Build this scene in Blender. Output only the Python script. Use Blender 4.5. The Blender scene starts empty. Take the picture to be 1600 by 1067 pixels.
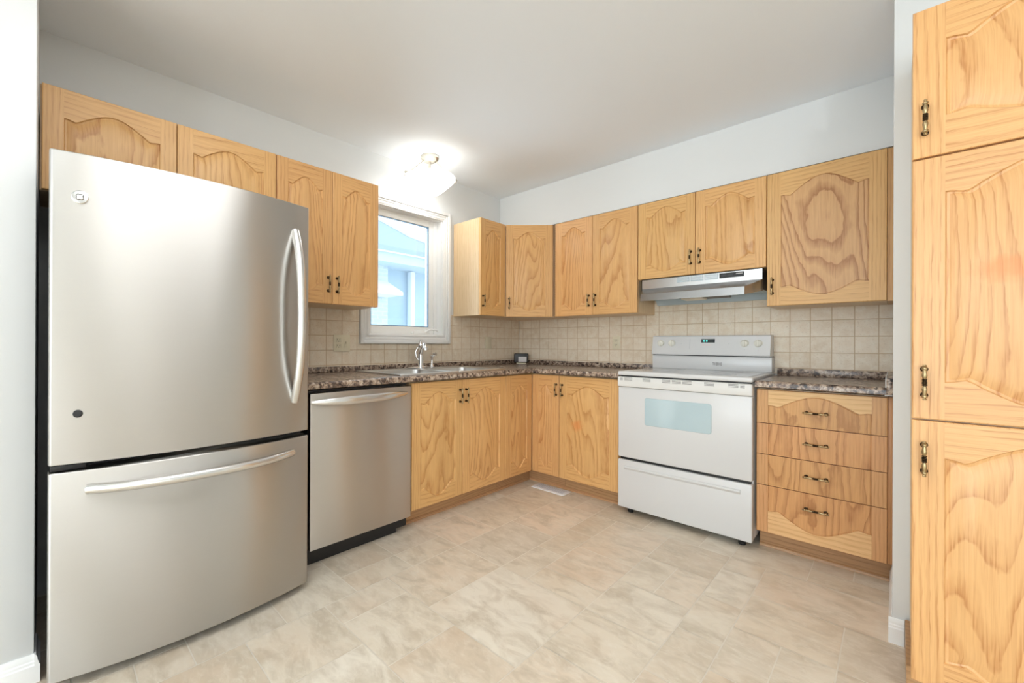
import bpy, bmesh, math, random
from mathutils import Vector, Matrix
random.seed(7)
scene = bpy.context.scene
COL = scene.collection
PI = math.pi

# ------------------------------------------------------------------ camera
YAW, PITCH, ROLL = 0.7907, 0.0007, 0.0040
CAM = Vector((2.6301, -3.3419, 1.1096))
fwd = Vector((-math.sin(YAW) * math.cos(PITCH), math.cos(YAW) * math.cos(PITCH), math.sin(PITCH)))
rgt = Vector((math.cos(YAW), math.sin(YAW), 0))
upv = rgt.cross(fwd)
r2 = rgt * math.cos(ROLL) + upv * math.sin(ROLL)
u2 = upv * math.cos(ROLL) - rgt * math.sin(ROLL)
cd = bpy.data.cameras.new('camera')
cam = bpy.data.objects.new('camera', cd)
COL.objects.link(cam)
cam.matrix_world = Matrix(((r2.x, u2.x, -fwd.x, CAM.x), (r2.y, u2.y, -fwd.y, CAM.y), (r2.z, u2.z, -fwd.z, CAM.z), (0, 0, 0, 1)))
cd.sensor_width = 36
cd.lens = 36 * 663.84 / 1600
cd.shift_x = (800 - 728.8) / 1600
cd.shift_y = (536.1 - 533.5) / 1600
cd.clip_start = 0.02
scene.camera = cam

# ------------------------------------------------------------------ world, lights, exposure
w = bpy.data.worlds.new('sky')
scene.world = w
w.use_nodes = True
bg = w.node_tree.nodes['Background']
bg.inputs[0].default_value = (0.80, 0.92, 1.0, 1)
bg.inputs[1].default_value = 1.05

def area(name, loc, rot, sx, sy, power, col):
    l = bpy.data.lights.new(name, 'AREA')
    l.shape = 'RECTANGLE'; l.size = sx; l.size_y = sy; l.energy = power; l.color = col
    o = bpy.data.objects.new(name, l); COL.objects.link(o)
    o.location = loc; o.rotation_euler = rot
    return o
# daylight through the patio doors behind the camera and the windows of the dining side
area('patio_daylight', (3.6, -9.93, 1.25), (PI / 2, 0, 0), 5.0, 2.0, 80, (0.86, 0.94, 1.0))
area('kitchen_window_daylight', (-0.45, -1.37, 1.65), (PI / 2, 0, -PI / 2), 0.9, 1.0, 9, (0.82, 0.92, 1.0))
# added fill, no real fixtures: uplight behind the camera, downlight panel above the view
area('added_ceiling_uplight', (4.6, -7.2, 1.2), (PI, 0, 0), 0.45, 0.45, 105, (0.87, 0.94, 1.0))
area('added_overhead_fill', (1.7, -2.95, 2.455), (0, 0, 0), 1.1, 1.1, 8, (0.95, 0.97, 1.0))

scene.view_settings.view_transform = 'Standard'
scene.view_settings.look = 'None'
scene.view_settings.gamma = 1
scene.view_settings.exposure = 1.13
scene.view_settings.use_curve_mapping = False
scene.cycles.use_denoising = True
scene.cycles.max_bounces = 10
scene.cycles.diffuse_bounces = 6
scene.cycles.caustics_reflective = False
scene.cycles.caustics_refractive = False

# ------------------------------------------------------------------ dimensions
CEIL = 2.472
XD = 2.6228          # left face of the stub wall at the end of the stove wall
YD = -1.085          # front face of that wall
ZB, ZT = 1.335, 2.109
UD = 0.3223          # face of wall cabinet doors
BD = 0.6063          # face of base cabinet doors
DT = 0.020           # door thickness
CD, HC = 0.640, 0.916
CT = 0.034           # worktop thickness
BZ0, BZ1 = 0.106, 0.876
TK = 0.515           # toe kick face

# ------------------------------------------------------------------ materials
def new_mat(name):
    m = bpy.data.materials.new(name); m.use_nodes = True
    nt = m.node_tree
    return m, nt, nt.nodes['Principled BSDF']

def plain(name, col, rough=0.5, metal=0.0, spec=0.5, emis=None, es=0.0, bump=0.0, bscale=200):
    m, nt, b = new_mat(name)
    b.inputs['Base Color'].default_value = (*col, 1)
    b.inputs['Roughness'].default_value = rough
    b.inputs['Metallic'].default_value = metal
    b.inputs['Specular IOR Level'].default_value = spec
    if emis:
        b.inputs['Emission Color'].default_value = (*emis, 1)
        b.inputs['Emission Strength'].default_value = es
    if bump:
        n = nt.nodes.new('ShaderNodeTexNoise'); n.inputs['Scale'].default_value = bscale; n.inputs['Detail'].default_value = 3
        tc = nt.nodes.new('ShaderNodeTexCoord'); nt.links.new(tc.outputs['Object'], n.inputs['Vector'])
        bp = nt.nodes.new('ShaderNodeBump'); bp.inputs['Strength'].default_value = bump; bp.inputs['Distance'].default_value = 0.002
        nt.links.new(n.outputs['Fac'], bp.inputs['Height']); nt.links.new(bp.outputs['Normal'], b.inputs['Normal'])
    return m

class N:
    """small node-graph helper"""
    def __init__(s, nt): s.nt = nt
    def new(s, t, **k):
        n = s.nt.nodes.new(t)
        for a, v in k.items(): setattr(n, a, v)
        return n
    def put(s, sock, v):
        if hasattr(v, 'is_linked') or hasattr(v, 'links'): s.nt.links.new(v, sock)
        else: sock.default_value = v
    def math(s, op, a, b=None, c=None, clamp=False):
        n = s.new('ShaderNodeMath', operation=op, use_clamp=clamp)
        s.put(n.inputs[0], a)
        if b is not None: s.put(n.inputs[1], b)
        if c is not None: s.put(n.inputs[2], c)
        return n.outputs[0]
    def comb(s, x, y, z):
        n = s.new('ShaderNodeCombineXYZ')
        for i, v in enumerate((x, y, z)): s.put(n.inputs[i], v)
        return n.outputs[0]
    def noise(s, vec, scale, detail=2, rough=0.5, dist=0.0):
        n = s.new('ShaderNodeTexNoise'); s.put(n.inputs['Vector'], vec)
        n.inputs['Scale'].default_value = scale; n.inputs['Detail'].default_value = detail
        n.inputs['Roughness'].default_value = rough; n.inputs['Distortion'].default_value = dist
        return n.outputs['Fac']
    def mix(s, f, a, b, mode='MIX'):
        n = s.new('ShaderNodeMix', data_type='RGBA', blend_type=mode)
        s.put(n.inputs[0], f); s.put(n.inputs[6], a); s.put(n.inputs[7], b)
        return n.outputs[2]
    def ramp(s, f, stops, interp='LINEAR'):
        n = s.new('ShaderNodeValToRGB'); n.color_ramp.interpolation = interp
        e = n.color_ramp.elements
        while len(e) < len(stops): e.new(0.5)
        for el, (p, c) in zip(e, stops):
            el.position = p; el.color = (c, c, c, 1) if isinstance(c, float) else (*c, 1)
        s.put(n.inputs[0], f)
        return n.outputs[0]
    def bump(s, h, strength, dist):
        n = s.new('ShaderNodeBump'); n.inputs['Strength'].default_value = strength; n.inputs['Distance'].default_value = dist
        s.put(n.inputs['Height'], h)
        return n.outputs['Normal']

OAK_L = (0.740, 0.435, 0.178)
OAK_D = (0.500, 0.230, 0.072)

def oak(name, horiz=False, K=9.0, M=6.0, sc=4.0, stretch=0.14, light=OAK_L, dark=OAK_D, contrast=0.62, stain=None, rough=0.36):
    m, nt, b = new_mat(name); g = N(nt)
    tc = g.new('ShaderNodeTexCoord'); oi = g.new('ShaderNodeObjectInfo')
    sep = g.new('ShaderNodeSeparateXYZ'); nt.links.new(tc.outputs['Object'], sep.inputs[0])
    x, y, z = sep.outputs
    if horiz: u, v = g.math('ADD', z, g.math('MULTIPLY', y, 0.7)), x
    else: u, v = g.math('ADD', x, g.math('MULTIPLY', y, 0.8)), z
    off = g.math('MULTIPLY', oi.outputs['Random'], 53.0)
    P = g.comb(g.math('ADD', u, off), g.math('MULTIPLY', v, stretch), off)
    n1 = g.noise(P, sc, 2.0, 0.42)
    wv = g.noise(g.comb(g.math('ADD', u, off), g.math('MULTIPLY', v, 0.45), off), 30, 2, 0.5)
    val = g.math('ADD', g.math('ADD', g.math('MULTIPLY', n1, K), g.math('MULTIPLY', u, M)), g.math('MULTIPLY', wv, 0.55))
    s = g.math('FRACT', val)
    ring = g.ramp(s, [(0.0, 0.10), (0.45, 0.0), (0.80, 0.55), (0.93, 1.0), (1.0, 0.10)])
    fib = g.noise(g.comb(u, g.math('MULTIPLY', v, 0.022), off), 210, 3, 0.65)
    por = g.noise(g.comb(u, g.math('MULTIPLY', v, 0.03), g.math('ADD', off, 5.0)), 330, 1, 0.5)
    porm = g.ramp(por, [(0.48, 0.0), (0.62, 1.0)])
    broad = g.noise(P, sc * 0.7, 1.0)
    f = g.math('MULTIPLY', ring, contrast)
    f = g.math('ADD', f, g.math('MULTIPLY', g.math('SUBTRACT', fib, 0.5), 0.85))
    f = g.math('ADD', f, g.math('MULTIPLY', g.math('MULTIPLY', porm, g.math('ADD', ring, 0.25)), 0.42))
    f = g.math('ADD', f, g.math('MULTIPLY', g.math('SUBTRACT', broad, 0.5), 0.35))
    f = g.math('ADD', f, 0.10, clamp=True)
    col = g.mix(f, (*light, 1), (*dark, 1))
    # each board its own slight tone
    hv = g.new('ShaderNodeHueSaturation')
    g.put(hv.inputs['Color'], col)
    g.put(hv.inputs['Value'], g.math('ADD', g.math('MULTIPLY', oi.outputs['Random'], 0.10), 0.95))
    g.put(hv.inputs['Hue'], g.math('ADD', g.math('MULTIPLY', g.math('FRACT', g.math('MULTIPLY', oi.outputs['Random'], 7.3)), 0.008), 0.496))
    col = hv.outputs[0]
    if stain:
        sx, sz, ra, rb, amt = stain
        dx = g.math('DIVIDE', g.math('SUBTRACT', x, sx), ra); dz = g.math('DIVIDE', g.math('SUBTRACT', z, sz), rb)
        wob = g.math('MULTIPLY', g.math('SUBTRACT', g.noise(tc.outputs['Object'], 22, 3), 0.5), 1.3)
        d = g.math('ADD', g.math('SQRT', g.math('ADD', g.math('MULTIPLY', dx, dx), g.math('MULTIPLY', dz, dz))), wob)
        sm = g.math('MULTIPLY', g.ramp(d, [(0.35, 1.0), (1.0, 0.0)]), amt)
        col = g.mix(sm, col, (0.72, 0.235, 0.06, 1))
    nt.links.new(col, b.inputs['Base Color'])
    b.inputs['Roughness'].default_value = rough
    b.inputs['Specular IOR Level'].default_value = 0.45
    nt.links.new(g.bump(g.math('ADD', g.math('MULTIPLY', porm, -0.5), g.math('MULTIPLY', ring, -0.25)), 0.18, 0.0008), b.inputs['Normal'])
    return m

M_PANEL = oak('oak_panel', K=34.0, M=16.0, sc=2.6, stretch=0.13)
M_STILE = oak('oak_stile', K=6.0, M=60.0, sc=3.4, stretch=0.12, contrast=0.32)
M_RAIL = oak('oak_rail', horiz=True, K=12.0, M=44.0, sc=3.2, stretch=0.15, contrast=0.34)
M_SIDE = oak('oak_side_veneer', K=5.0, M=60.0, sc=2.6, stretch=0.08, light=(0.78, 0.58, 0.36), dark=(0.60, 0.40, 0.21), contrast=0.4)
BOLD_L, BOLD_D = (0.70, 0.40, 0.185), (0.40, 0.170, 0.058)
M_BOLD = oak('oak_panel_bold_figure', K=30.0, M=8.0, sc=2.6, stretch=0.20, light=BOLD_L, dark=BOLD_D, contrast=0.85)
M_DRAW = oak('oak_drawer_front', K=26.0, M=12.0, sc=2.8, stretch=0.15, light=(0.64, 0.335, 0.130), dark=(0.40, 0.175, 0.055), contrast=0.75)
M_DSTILE = oak('oak_drawer_stile', K=5.0, M=70.0, sc=3.0, stretch=0.10, light=(0.62, 0.330, 0.140), dark=(0.44, 0.205, 0.075), contrast=0.5)
M_DRAIL = oak('oak_drawer_rail', horiz=True, K=8.0, M=50.0, sc=3.0, stretch=0.14, light=(0.75, 0.475, 0.225), dark=(0.56, 0.30, 0.11), contrast=0.5)
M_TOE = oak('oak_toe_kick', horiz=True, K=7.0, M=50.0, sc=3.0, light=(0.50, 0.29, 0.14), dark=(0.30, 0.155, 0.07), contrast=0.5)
M_STAIN1 = oak('oak_panel_heat_mark', K=34.0, M=16.0, sc=2.6, stretch=0.13, stain=(0.150, 0.41, 0.055, 0.05, 0.55))
M_STAIN2 = oak('oak_panel_red_scuff', contrast=0.45, K=36.0, M=8.0, sc=2.2, stretch=0.17, stain=(0.185, 0.43, 0.085, 0.045, 0.5))
M_PANTRY = oak('oak_pantry_panel', contrast=0.45, K=36.0, M=8.0, sc=2.2, stretch=0.17)
OAK = [M_PANEL, M_STILE, M_RAIL]
BOLD = [M_BOLD, M_STILE, M_RAIL]

M_WALL = plain('wall_paint', (0.735, 0.748, 0.745), 0.6, spec=0.25, bump=0.02, bscale=260)
M_CEIL = plain('ceiling_paint', (0.86, 0.90, 0.94), 0.8, spec=0.15)
M_TRIM = plain('trim_paint', (0.86, 0.86, 0.85), 0.35)
M_VINYL = plain('window_vinyl', (0.86, 0.86, 0.84), 0.35)
M_GASKET = plain('window_gasket', (0.22, 0.34, 0.48), 0.5)
M_BLACK = plain('black_plastic', (0.012, 0.012, 0.013), 0.4)
M_BLACKMETAL = plain('black_kick_plate', (0.015, 0.015, 0.016), 0.45)
M_DGREY = plain('dark_grey_cabinet_paint', (0.045, 0.045, 0.047), 0.5)
M_WHITE = plain('white_enamel', (0.645, 0.64, 0.63), 0.22)
M_OFFWHITE = plain('cream_white_plastic', (0.72, 0.71, 0.68), 0.35)
M_KNOB = plain('almond_knob_plastic', (0.78, 0.755, 0.66), 0.35)
M_GREYLINE = plain('pale_grey_print', (0.45, 0.46, 0.46), 0.4)
M_SLOT = plain('dark_slot', (0.20, 0.19, 0.175), 0.6)
M_BADGE = plain('dark_badge_print', (0.14, 0.125, 0.11), 0.5)
M_COOKTOP = plain('ceramic_glass_cooktop', (0.56, 0.56, 0.55), 0.10)
M_RING = plain('burner_ring_print', (0.42, 0.42, 0.42), 0.15)
M_OVENGLASS = plain('oven_door_glass', (0.44, 0.55, 0.58), 0.07, spec=0.8)
M_SCREEN = plain('clock_screen', (0.006, 0.012, 0.012), 0.12)
M_DIGIT = plain('clock_digit', (0.05, 0.3, 0.27), 0.4, emis=(0.10, 0.75, 0.65), es=0.8)
M_PINK = plain('pale_pink_print', (0.75, 0.52, 0.52), 0.4)
M_CHROME = plain('chrome', (0.82, 0.82, 0.83), 0.07, 1.0)
M_NICKEL = plain('brushed_nickel', (0.62, 0.58, 0.50), 0.28, 1.0)
M_BRASS = plain('antique_brass', (0.40, 0.30, 0.16), 0.34, 1.0)
M_BRONZE = plain('dark_bronze', (0.060, 0.038, 0.020), 0.35, 1.0)
M_ALMOND = plain('almond_plastic', (0.74, 0.67, 0.50), 0.35)
M_LABEL = plain('white_label', (0.72, 0.69, 0.67), 0.5)
M_BOWL = plain('alabaster_glass', (0.9, 0.9, 0.88), 0.35, emis=(1.0, 0.98, 0.95), es=4.5)
M_BOWLIN = plain('alabaster_glass_inside', (0.9, 0.9, 0.88), 0.5, emis=(1.0, 0.98, 0.95), es=0.15)
M_VENT = plain('white_painted_steel', (0.84, 0.84, 0.86), 0.35)
M_VENTSLOT = plain('register_louvre_gap', (0.55, 0.57, 0.62), 0.6)
M_HOODGLASS = plain('hood_lamp_lens', (0.80, 0.74, 0.62), 0.3)
M_SILVER = plain('silver_badge', (0.70, 0.70, 0.69), 0.2, 1.0)

def steel(name, col, rough, aniso=0.8, vertical_stretch=True, wob=0.0):
    m, nt, b = new_mat(name); g = N(nt)
    b.inputs['Metallic'].default_value = 1.0
    b.inputs['Roughness'].default_value = rough
    b.inputs['Anisotropic'].default_value = aniso
    tg = g.new('ShaderNodeTangent', direction_type='RADIAL', axis='Z')
    nt.links.new(tg.outputs[0], b.inputs['Tangent'])
    b.inputs['Anisotropic Rotation'].default_value = 0.25 if vertical_stretch else 0.0
    tc = g.new('ShaderNodeTexCoord')
    mp = g.new('ShaderNodeMapping'); mp.inputs['Scale'].default_value = (3, 3, 900)
    nt.links.new(tc.outputs['Object'], mp.inputs[0])
    n = g.noise(mp.outputs[0], 1.0, 2)
    c = g.mix(g.math('MULTIPLY', n, 0.16), (*col, 1), (col[0] * .8, col[1] * .8, col[2] * .8, 1))
    nt.links.new(c, b.inputs['Base Color'])
    if wob:
        n2 = g.noise(tc.outputs['Object'], 3.0, 1)
        nt.links.new(g.bump(n2, wob, 0.01), b.inputs['Normal'])
    return m
M_STEEL = steel('brushed_stainless', (0.575, 0.555, 0.525), 0.37, 0.97, wob=0.02)
M_STEELDW = steel('dishwasher_stainless', (0.68, 0.635, 0.585), 0.40, 0.95)
M_STEELH = steel('handle_stainless', (0.74, 0.73, 0.71), 0.26, 0.3)
M_STEELSIDE = plain('door_edge_stainless', (0.74, 0.76, 0.79), 0.3, 1.0)
M_HOOD = steel('hood_stainless', (0.72, 0.73, 0.74), 0.26, 0.5)
M_SINK = plain('sink_stainless', (0.66, 0.65, 0.63), 0.38, 1.0)
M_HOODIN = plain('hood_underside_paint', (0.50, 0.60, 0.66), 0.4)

def glass_mat():
    m = bpy.data.materials.new('window_glass'); m.use_nodes = True
    nt = m.node_tree; nt.nodes.clear()
    o = nt.nodes.new('ShaderNodeOutputMaterial'); mx = nt.nodes.new('ShaderNodeMixShader')
    t = nt.nodes.new('ShaderNodeBsdfTransparent'); gl = nt.nodes.new('ShaderNodeBsdfGlossy')
    t.inputs[0].default_value = (0.95, 0.98, 1.0, 1)
    gl.inputs['Roughness'].default_value = 0.02
    f = nt.nodes.new('ShaderNodeFresnel'); f.inputs[0].default_value = 1.45
    nt.links.new(f.outputs[0], mx.inputs[0]); nt.links.new(t.outputs[0], mx.inputs[1]); nt.links.new(gl.outputs[0], mx.inputs[2])
    nt.links.new(mx.outputs[0], o.inputs[0])
    return m
M_GLASS = glass_mat()

def laminate():
    m, nt, b = new_mat('speckled_brown_laminate'); g = N(nt)
    tc = g.new('ShaderNodeTexCoord'); v = tc.outputs['Object']
    n1 = g.noise(v, 34, 5, 0.66, 0.5); n2 = g.noise(v, 62, 4, 0.6, 0.4); n3 = g.noise(v, 11, 3, 0.5)
    c = g.ramp(n1, [(0.33, (0.020, 0.017, 0.017)), (0.44, (0.13, 0.085, 0.064)), (0.50, (0.30, 0.21, 0.15)), (0.58, (0.48, 0.37, 0.28)), (0.70, (0.62, 0.53, 0.43))])
    blk = g.ramp(n2, [(0.38, 1.0), (0.46, 0.0)])
    c = g.mix(g.math('MULTIPLY', blk, 0.9), c, (0.016, 0.014, 0.016, 1))
    crm = g.ramp(n2, [(0.56, 0.0), (0.66, 1.0)])
    c = g.mix(g.math('MULTIPLY', crm, 0.6), c, (0.62, 0.53, 0.43, 1))
    c = g.mix(g.math('MULTIPLY', g.ramp(n3, [(0.45, 0.0), (0.7, 1.0)]), 0.3), c, (0.22, 0.15, 0.12, 1))
    nt.links.new(c, b.inputs['Base Color'])
    b.inputs['Roughness'].default_value = 0.27
    b.inputs['Specular IOR Level'].default_value = 0.6
    return m
M_LAM = laminate()

def tile_mat(name, axis, x0, pitch):
    m, nt, b = new_mat(name); g = N(nt)
    tc = g.new('ShaderNodeTexCoord'); sep = g.new('ShaderNodeSeparateXYZ'); nt.links.new(tc.outputs['Object'], sep.inputs[0])
    u = g.math('DIVIDE', g.math('SUBTRACT', sep.outputs[axis], x0), pitch)
    vv = g.math('DIVIDE', g.math('SUBTRACT', sep.outputs[2], 0.963), 0.0985)
    br = g.new('ShaderNodeTexBrick', offset=0.0, squash=1.0)
    nt.links.new(g.comb(g.math('ADD', u, 40.0), g.math('ADD', vv, 40.0), 0.0), br.inputs['Vector'])
    br.inputs['Scale'].default_value = 1.0; br.inputs['Brick Width'].default_value = 1.0; br.inputs['Row Height'].default_value = 1.0
    br.inputs['Mortar Size'].default_value = 0.024; br.inputs['Mortar Smooth'].default_value = 0.35; br.inputs['Bias'].default_value = 0.0
    br.inputs['Color1'].default_value = (0, 0, 0, 1); br.inputs['Color2'].default_value = (1, 1, 1, 1)
    tone = br.outputs['Color']
    n1 = g.noise(tc.outputs['Object'], 22, 5, 0.62); n2 = g.noise(tc.outputs['Object'], 110, 3, 0.6)
    c = g.mix(tone, (0.72, 0.595, 0.44, 1), (0.80, 0.68, 0.53, 1))
    c = g.mix(g.ramp(n1, [(0.38, 0.0), (0.66, 0.8)]), c, (0.84, 0.76, 0.63, 1))
    c = g.mix(g.math('MULTIPLY', g.ramp(n2, [(0.30, 1.0), (0.44, 0.0)]), 0.45), c, (0.55, 0.44, 0.32, 1))
    c = g.mix(br.outputs['Fac'], c, (0.58, 0.42, 0.26, 1))
    nt.links.new(c, b.inputs['Base Color'])
    b.inputs['Roughness'].default_value = 0.42
    h = g.math('ADD', g.math('MULTIPLY', br.outputs['Fac'], -1.0), g.math('MULTIPLY', n1, 0.25))
    nt.links.new(g.bump(h, 0.5, 0.0025), b.inputs['Normal'])
    return m
M_TILEA = tile_mat('beige_wall_tile_window_side', 1, -1.366, 0.112)
M_TILEB = tile_mat('beige_wall_tile_stove_side', 0, 0.050, 0.1005)

def floor_mat():
    m, nt, b = new_mat('beige_stone_look_vinyl'); g = N(nt)
    tc = g.new('ShaderNodeTexCoord'); v = tc.outputs['Object']
    at = g.new('ShaderNodeAttribute', attribute_name='tone')
    t = at.outputs['Fac']
    tofs = g.math('MULTIPLY', t, 31.0)
    sep = g.new('ShaderNodeSeparateXYZ'); nt.links.new(v, sep.inputs[0])
    vv = g.comb(g.math('ADD', sep.outputs[0], tofs), sep.outputs[1], tofs)
    vs = g.comb(g.math('ADD', sep.outputs[0], tofs), g.math('MULTIPLY', sep.outputs[1], 1.9), tofs)
    n1 = g.noise(vs, 6, 5, 0.62, 0.8); n2 = g.noise(vs, 22, 5, 0.7, 0.6); n3 = g.noise(vv, 3.0, 3, 0.5)
    base = g.ramp(t, [(0.0, (0.64, 0.53, 0.40)), (0.2, (0.78, 0.69, 0.56)), (0.4, (0.70, 0.615, 0.50)), (0.6, (0.81, 0.68, 0.545)), (0.8, (0.74, 0.645, 0.51)), (1.0, (0.84, 0.775, 0.66))])
    c = g.mix(g.math('MULTIPLY', g.ramp(n1, [(0.42, 0.0), (0.66, 1.0)]), 0.75), base, (0.53, 0.445, 0.33, 1))
    c = g.mix(g.math('MULTIPLY', g.ramp(n2, [(0.48, 0.0), (0.70, 1.0)]), 0.55), c, (0.85, 0.78, 0.67, 1))
    c = g.mix(g.math('MULTIPLY', g.ramp(n3, [(0.50, 0.0), (0.75, 1.0)]), 0.35), c, (0.64, 0.44, 0.28, 1))
    nt.links.new(c, b.inputs['Base Color'])
    nt.links.new(g.ramp(n2, [(0.3, 0.30), (0.7, 0.42)]), b.inputs['Roughness'])
    b.inputs['Specular IOR Level'].default_value = 0.45
    nt.links.new(g.bump(n2, 0.12, 0.002), b.inputs['Normal'])
    return m
M_FLOOR = floor_mat()
M_GROUT = plain('pale_beige_joint', (0.84, 0.77, 0.66), 0.5)

def nb_brick():
    m, nt, b = new_mat('washed_out_brick'); g = N(nt)
    tc = g.new('ShaderNodeTexCoord'); sep = g.new('ShaderNodeSeparateXYZ'); nt.links.new(tc.outputs['Object'], sep.inputs[0])
    br = g.new('ShaderNodeTexBrick'); nt.links.new(g.comb(sep.outputs[1], sep.outputs[2], 0.0), br.inputs['Vector'])
    br.inputs['Scale'].default_value = 1; br.inputs['Brick Width'].default_value = 0.21; br.inputs['Row Height'].default_value = 0.075
    br.inputs['Mortar Size'].default_value = 0.008
    br.inputs['Color1'].default_value = (0.66, 0.72, 0.77, 1); br.inputs['Color2'].default_value = (0.58, 0.66, 0.72, 1); br.inputs['Mortar'].default_value = (0.75, 0.79, 0.82, 1)
    nt.links.new(br.outputs['Color'], b.inputs['Base Color']); b.inputs['Roughness'].default_value = 0.9
    return m
M_NBRICK = nb_brick()  # neighbour colours paled: the overexposed daylight outside is put into them
M_NBLUE = plain('pale_blue_siding', (0.50, 0.62, 0.70), 0.8)
M_SNOW = plain('snow', (0.88, 0.91, 0.94), 0.9, bump=0.3, bscale=6)
M_SHINGLE = plain('blue_grey_shingle', (0.40, 0.50, 0.58), 0.9, bump=0.4, bscale=40)
M_SOFFIT = plain('pale_soffit', (0.62, 0.72, 0.78), 0.7)

# ------------------------------------------------------------------ mesh helpers
class MB:
    def __init__(s): s.bm = bmesh.new()
    def box(s, x0, x1, y0, y1, z0, z1, mat=0, bev=0.0, seg=2):
        t = bmesh.new()
        bmesh.ops.create_cube(t, size=1.0)
        for v in t.verts:
            v.co = Vector((x0 + (v.co.x + .5) * (x1 - x0), y0 + (v.co.y + .5) * (y1 - y0), z0 + (v.co.z + .5) * (z1 - z0)))
        if bev: bmesh.ops.bevel(t, geom=t.edges[:], offset=bev, segments=seg, affect='EDGES', profile=0.5)
        s._join(t, mat); return s
    def _join(s, t, mat, M=None):
        bmesh.ops.recalc_face_normals(t, faces=t.faces[:])
        for f in t.faces: f.material_index = mat if f.material_index == 0 else f.material_index
        if M is not None: bmesh.ops.transform(t, matrix=M, verts=t.verts[:])
        me = bpy.data.meshes.new('tmp'); t.to_mesh(me); t.free(); s.bm.from_mesh(me); bpy.data.meshes.remove(me)
    def lathe(s, prof, c=(0, 0, 0), axis='Z', seg=24, mat=0, cap=True):
        t = bmesh.new(); rings = []
        for r, h in prof:
            ring = []
            if r < 1e-6: ring = [t.verts.new((0, 0, h))]
            else:
                for i in range(seg):
                    a = 2 * PI * i / seg; ring.append(t.verts.new((r * math.cos(a), r * math.sin(a), h)))
            rings.append(ring)
        for a, b in zip(rings, rings[1:]):
            if len(a) == 1 and len(b) == 1: continue
            for i in range(seg):
                j = (i + 1) % seg
                if len(a) == 1: t.faces.new((a[0], b[i], b[j]))
                elif len(b) == 1: t.faces.new((a[i], a[j], b[0]))
                else: t.faces.new((a[i], a[j], b[j], b[i]))
        if cap:
            if len(rings[0]) > 1: t.faces.new(list(reversed(rings[0])))
            if len(rings[-1]) > 1: t.faces.new(rings[-1])
        R = Matrix.Identity(4)
        if axis == 'X': R = Matrix.Rotation(PI / 2, 4, 'Y')
        if axis == 'Y': R = Matrix.Rotation(PI / 2, 4, 'X')     # +h -> -Y
        if isinstance(axis, Vector): R = axis.to_track_quat('Z', 'Y').to_matrix().to_4x4()
        s._join(t, mat, Matrix.Translation(c) @ R); return s
    def tube(s, pts, rad, seg=12, mat=0, flat=None):
        """swept tube; rad number or list; flat=(vector, factor) squashes the section along a direction"""
        t = bmesh.new(); pts = [Vector(p) for p in pts]; n = len(pts); rings = []
        rads = rad if isinstance(rad, (list, tuple)) else [rad] * n
        ref = None
        for i, p in enumerate(pts):
            d = (pts[min(i + 1, n - 1)] - pts[max(i - 1, 0)]).normalized()
            if ref is None:
                ref = d.orthogonal().normalized() if flat is None else (Vector(flat[0]) - d * d.dot(Vector(flat[0]))).normalized()
            if flat is not None:
                a = Vector(flat[0]); a = (a - d * d.dot(a)).normalized(); k = flat[1]
            else:
                a = (ref - d * d.dot(ref)).normalized(); ref = a; k = 1.0
            b = d.cross(a)
            rings.append([t.verts.new(p + a * math.cos(2 * PI * j / seg) * rads[i] * k + b * math.sin(2 * PI * j / seg) * rads[i]) for j in range(seg)])
        for A, B in zip(rings, rings[1:]):
            for j in range(seg):
                t.faces.new((A[j], A[(j + 1) % seg], B[(j + 1) % seg], B[j]))
        t.faces.new(list(reversed(rings[0]))); t.faces.new(rings[-1])
        s._join(t, mat); return s
    def prism(s, poly, a, b, axis, mat=0):
        """poly: list of 2D points; axis X -> (y,z), Y -> (x,z), Z -> (x,y)"""
        t = bmesh.new()
        def P(p, h):
            return {'X': (h, p[0], p[1]), 'Y': (p[0], h, p[1]), 'Z': (p[0], p[1], h)}[axis]
        A = [t.verts.new(P(p, a)) for p in poly]; B = [t.verts.new(P(p, b)) for p in poly]
        n = len(poly)
        for i in range(n): t.faces.new((A[i], A[(i + 1) % n], B[(i + 1) % n], B[i]))
        t.faces.new(A); t.faces.new(list(reversed(B)))
        s._join(t, mat); return s
    def loops(s, loops, mat=0, cap_last=False, cap_first=False):
        t = bmesh.new()
        L = [[t.verts.new(p) for p in lp] for lp in loops]
        n = len(L[0])
        for A, B in zip(L, L[1:]):
            for i in range(n):
                t.faces.new((A[i], A[(i + 1) % n], B[(i + 1) % n], B[i]))
        if cap_last: t.faces.new(L[-1])
        if cap_first: t.faces.new(list(reversed(L[0])))
        s._join(t, mat); return s
    def mesh(s, name, mats, ang=35):
        me = bpy.data.meshes.new(name); s.bm.to_mesh(me); s.bm.free()
        for m in (mats if isinstance(mats, (list, tuple)) else [mats]): me.materials.append(m)
        for p in me.polygons: p.use_smooth = True
        me.set_sharp_from_angle(angle=math.radians(ang))
        return me
    def obj(s, name, mats, parent=None, loc=(0, 0, 0), rot=(0, 0, 0), ang=35):
        return link(name, s.mesh(name, mats, ang), parent, loc, rot)

def link(name, data, parent=None, loc=(0, 0, 0), rot=(0, 0, 0)):
    o = bpy.data.objects.new(name, data); COL.objects.link(o)
    o.location = loc; o.rotation_euler = rot
    if parent: o.parent = parent
    return o

def thing(name, label, cat, loc=(0, 0, 0), rz=0.0, group=None):
    o = bpy.data.objects.new(name, None); COL.objects.link(o)
    o.empty_display_size = 0.05; o.location = loc; o.rotation_euler = (0, 0, rz)
    return tag(o, label, cat, group)

def tag(o, label, cat, group=None):
    o['label'] = label; o['category'] = cat
    if group: o['group'] = group
    return o

def struct(o): o['kind'] = 'structure'; return o

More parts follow.
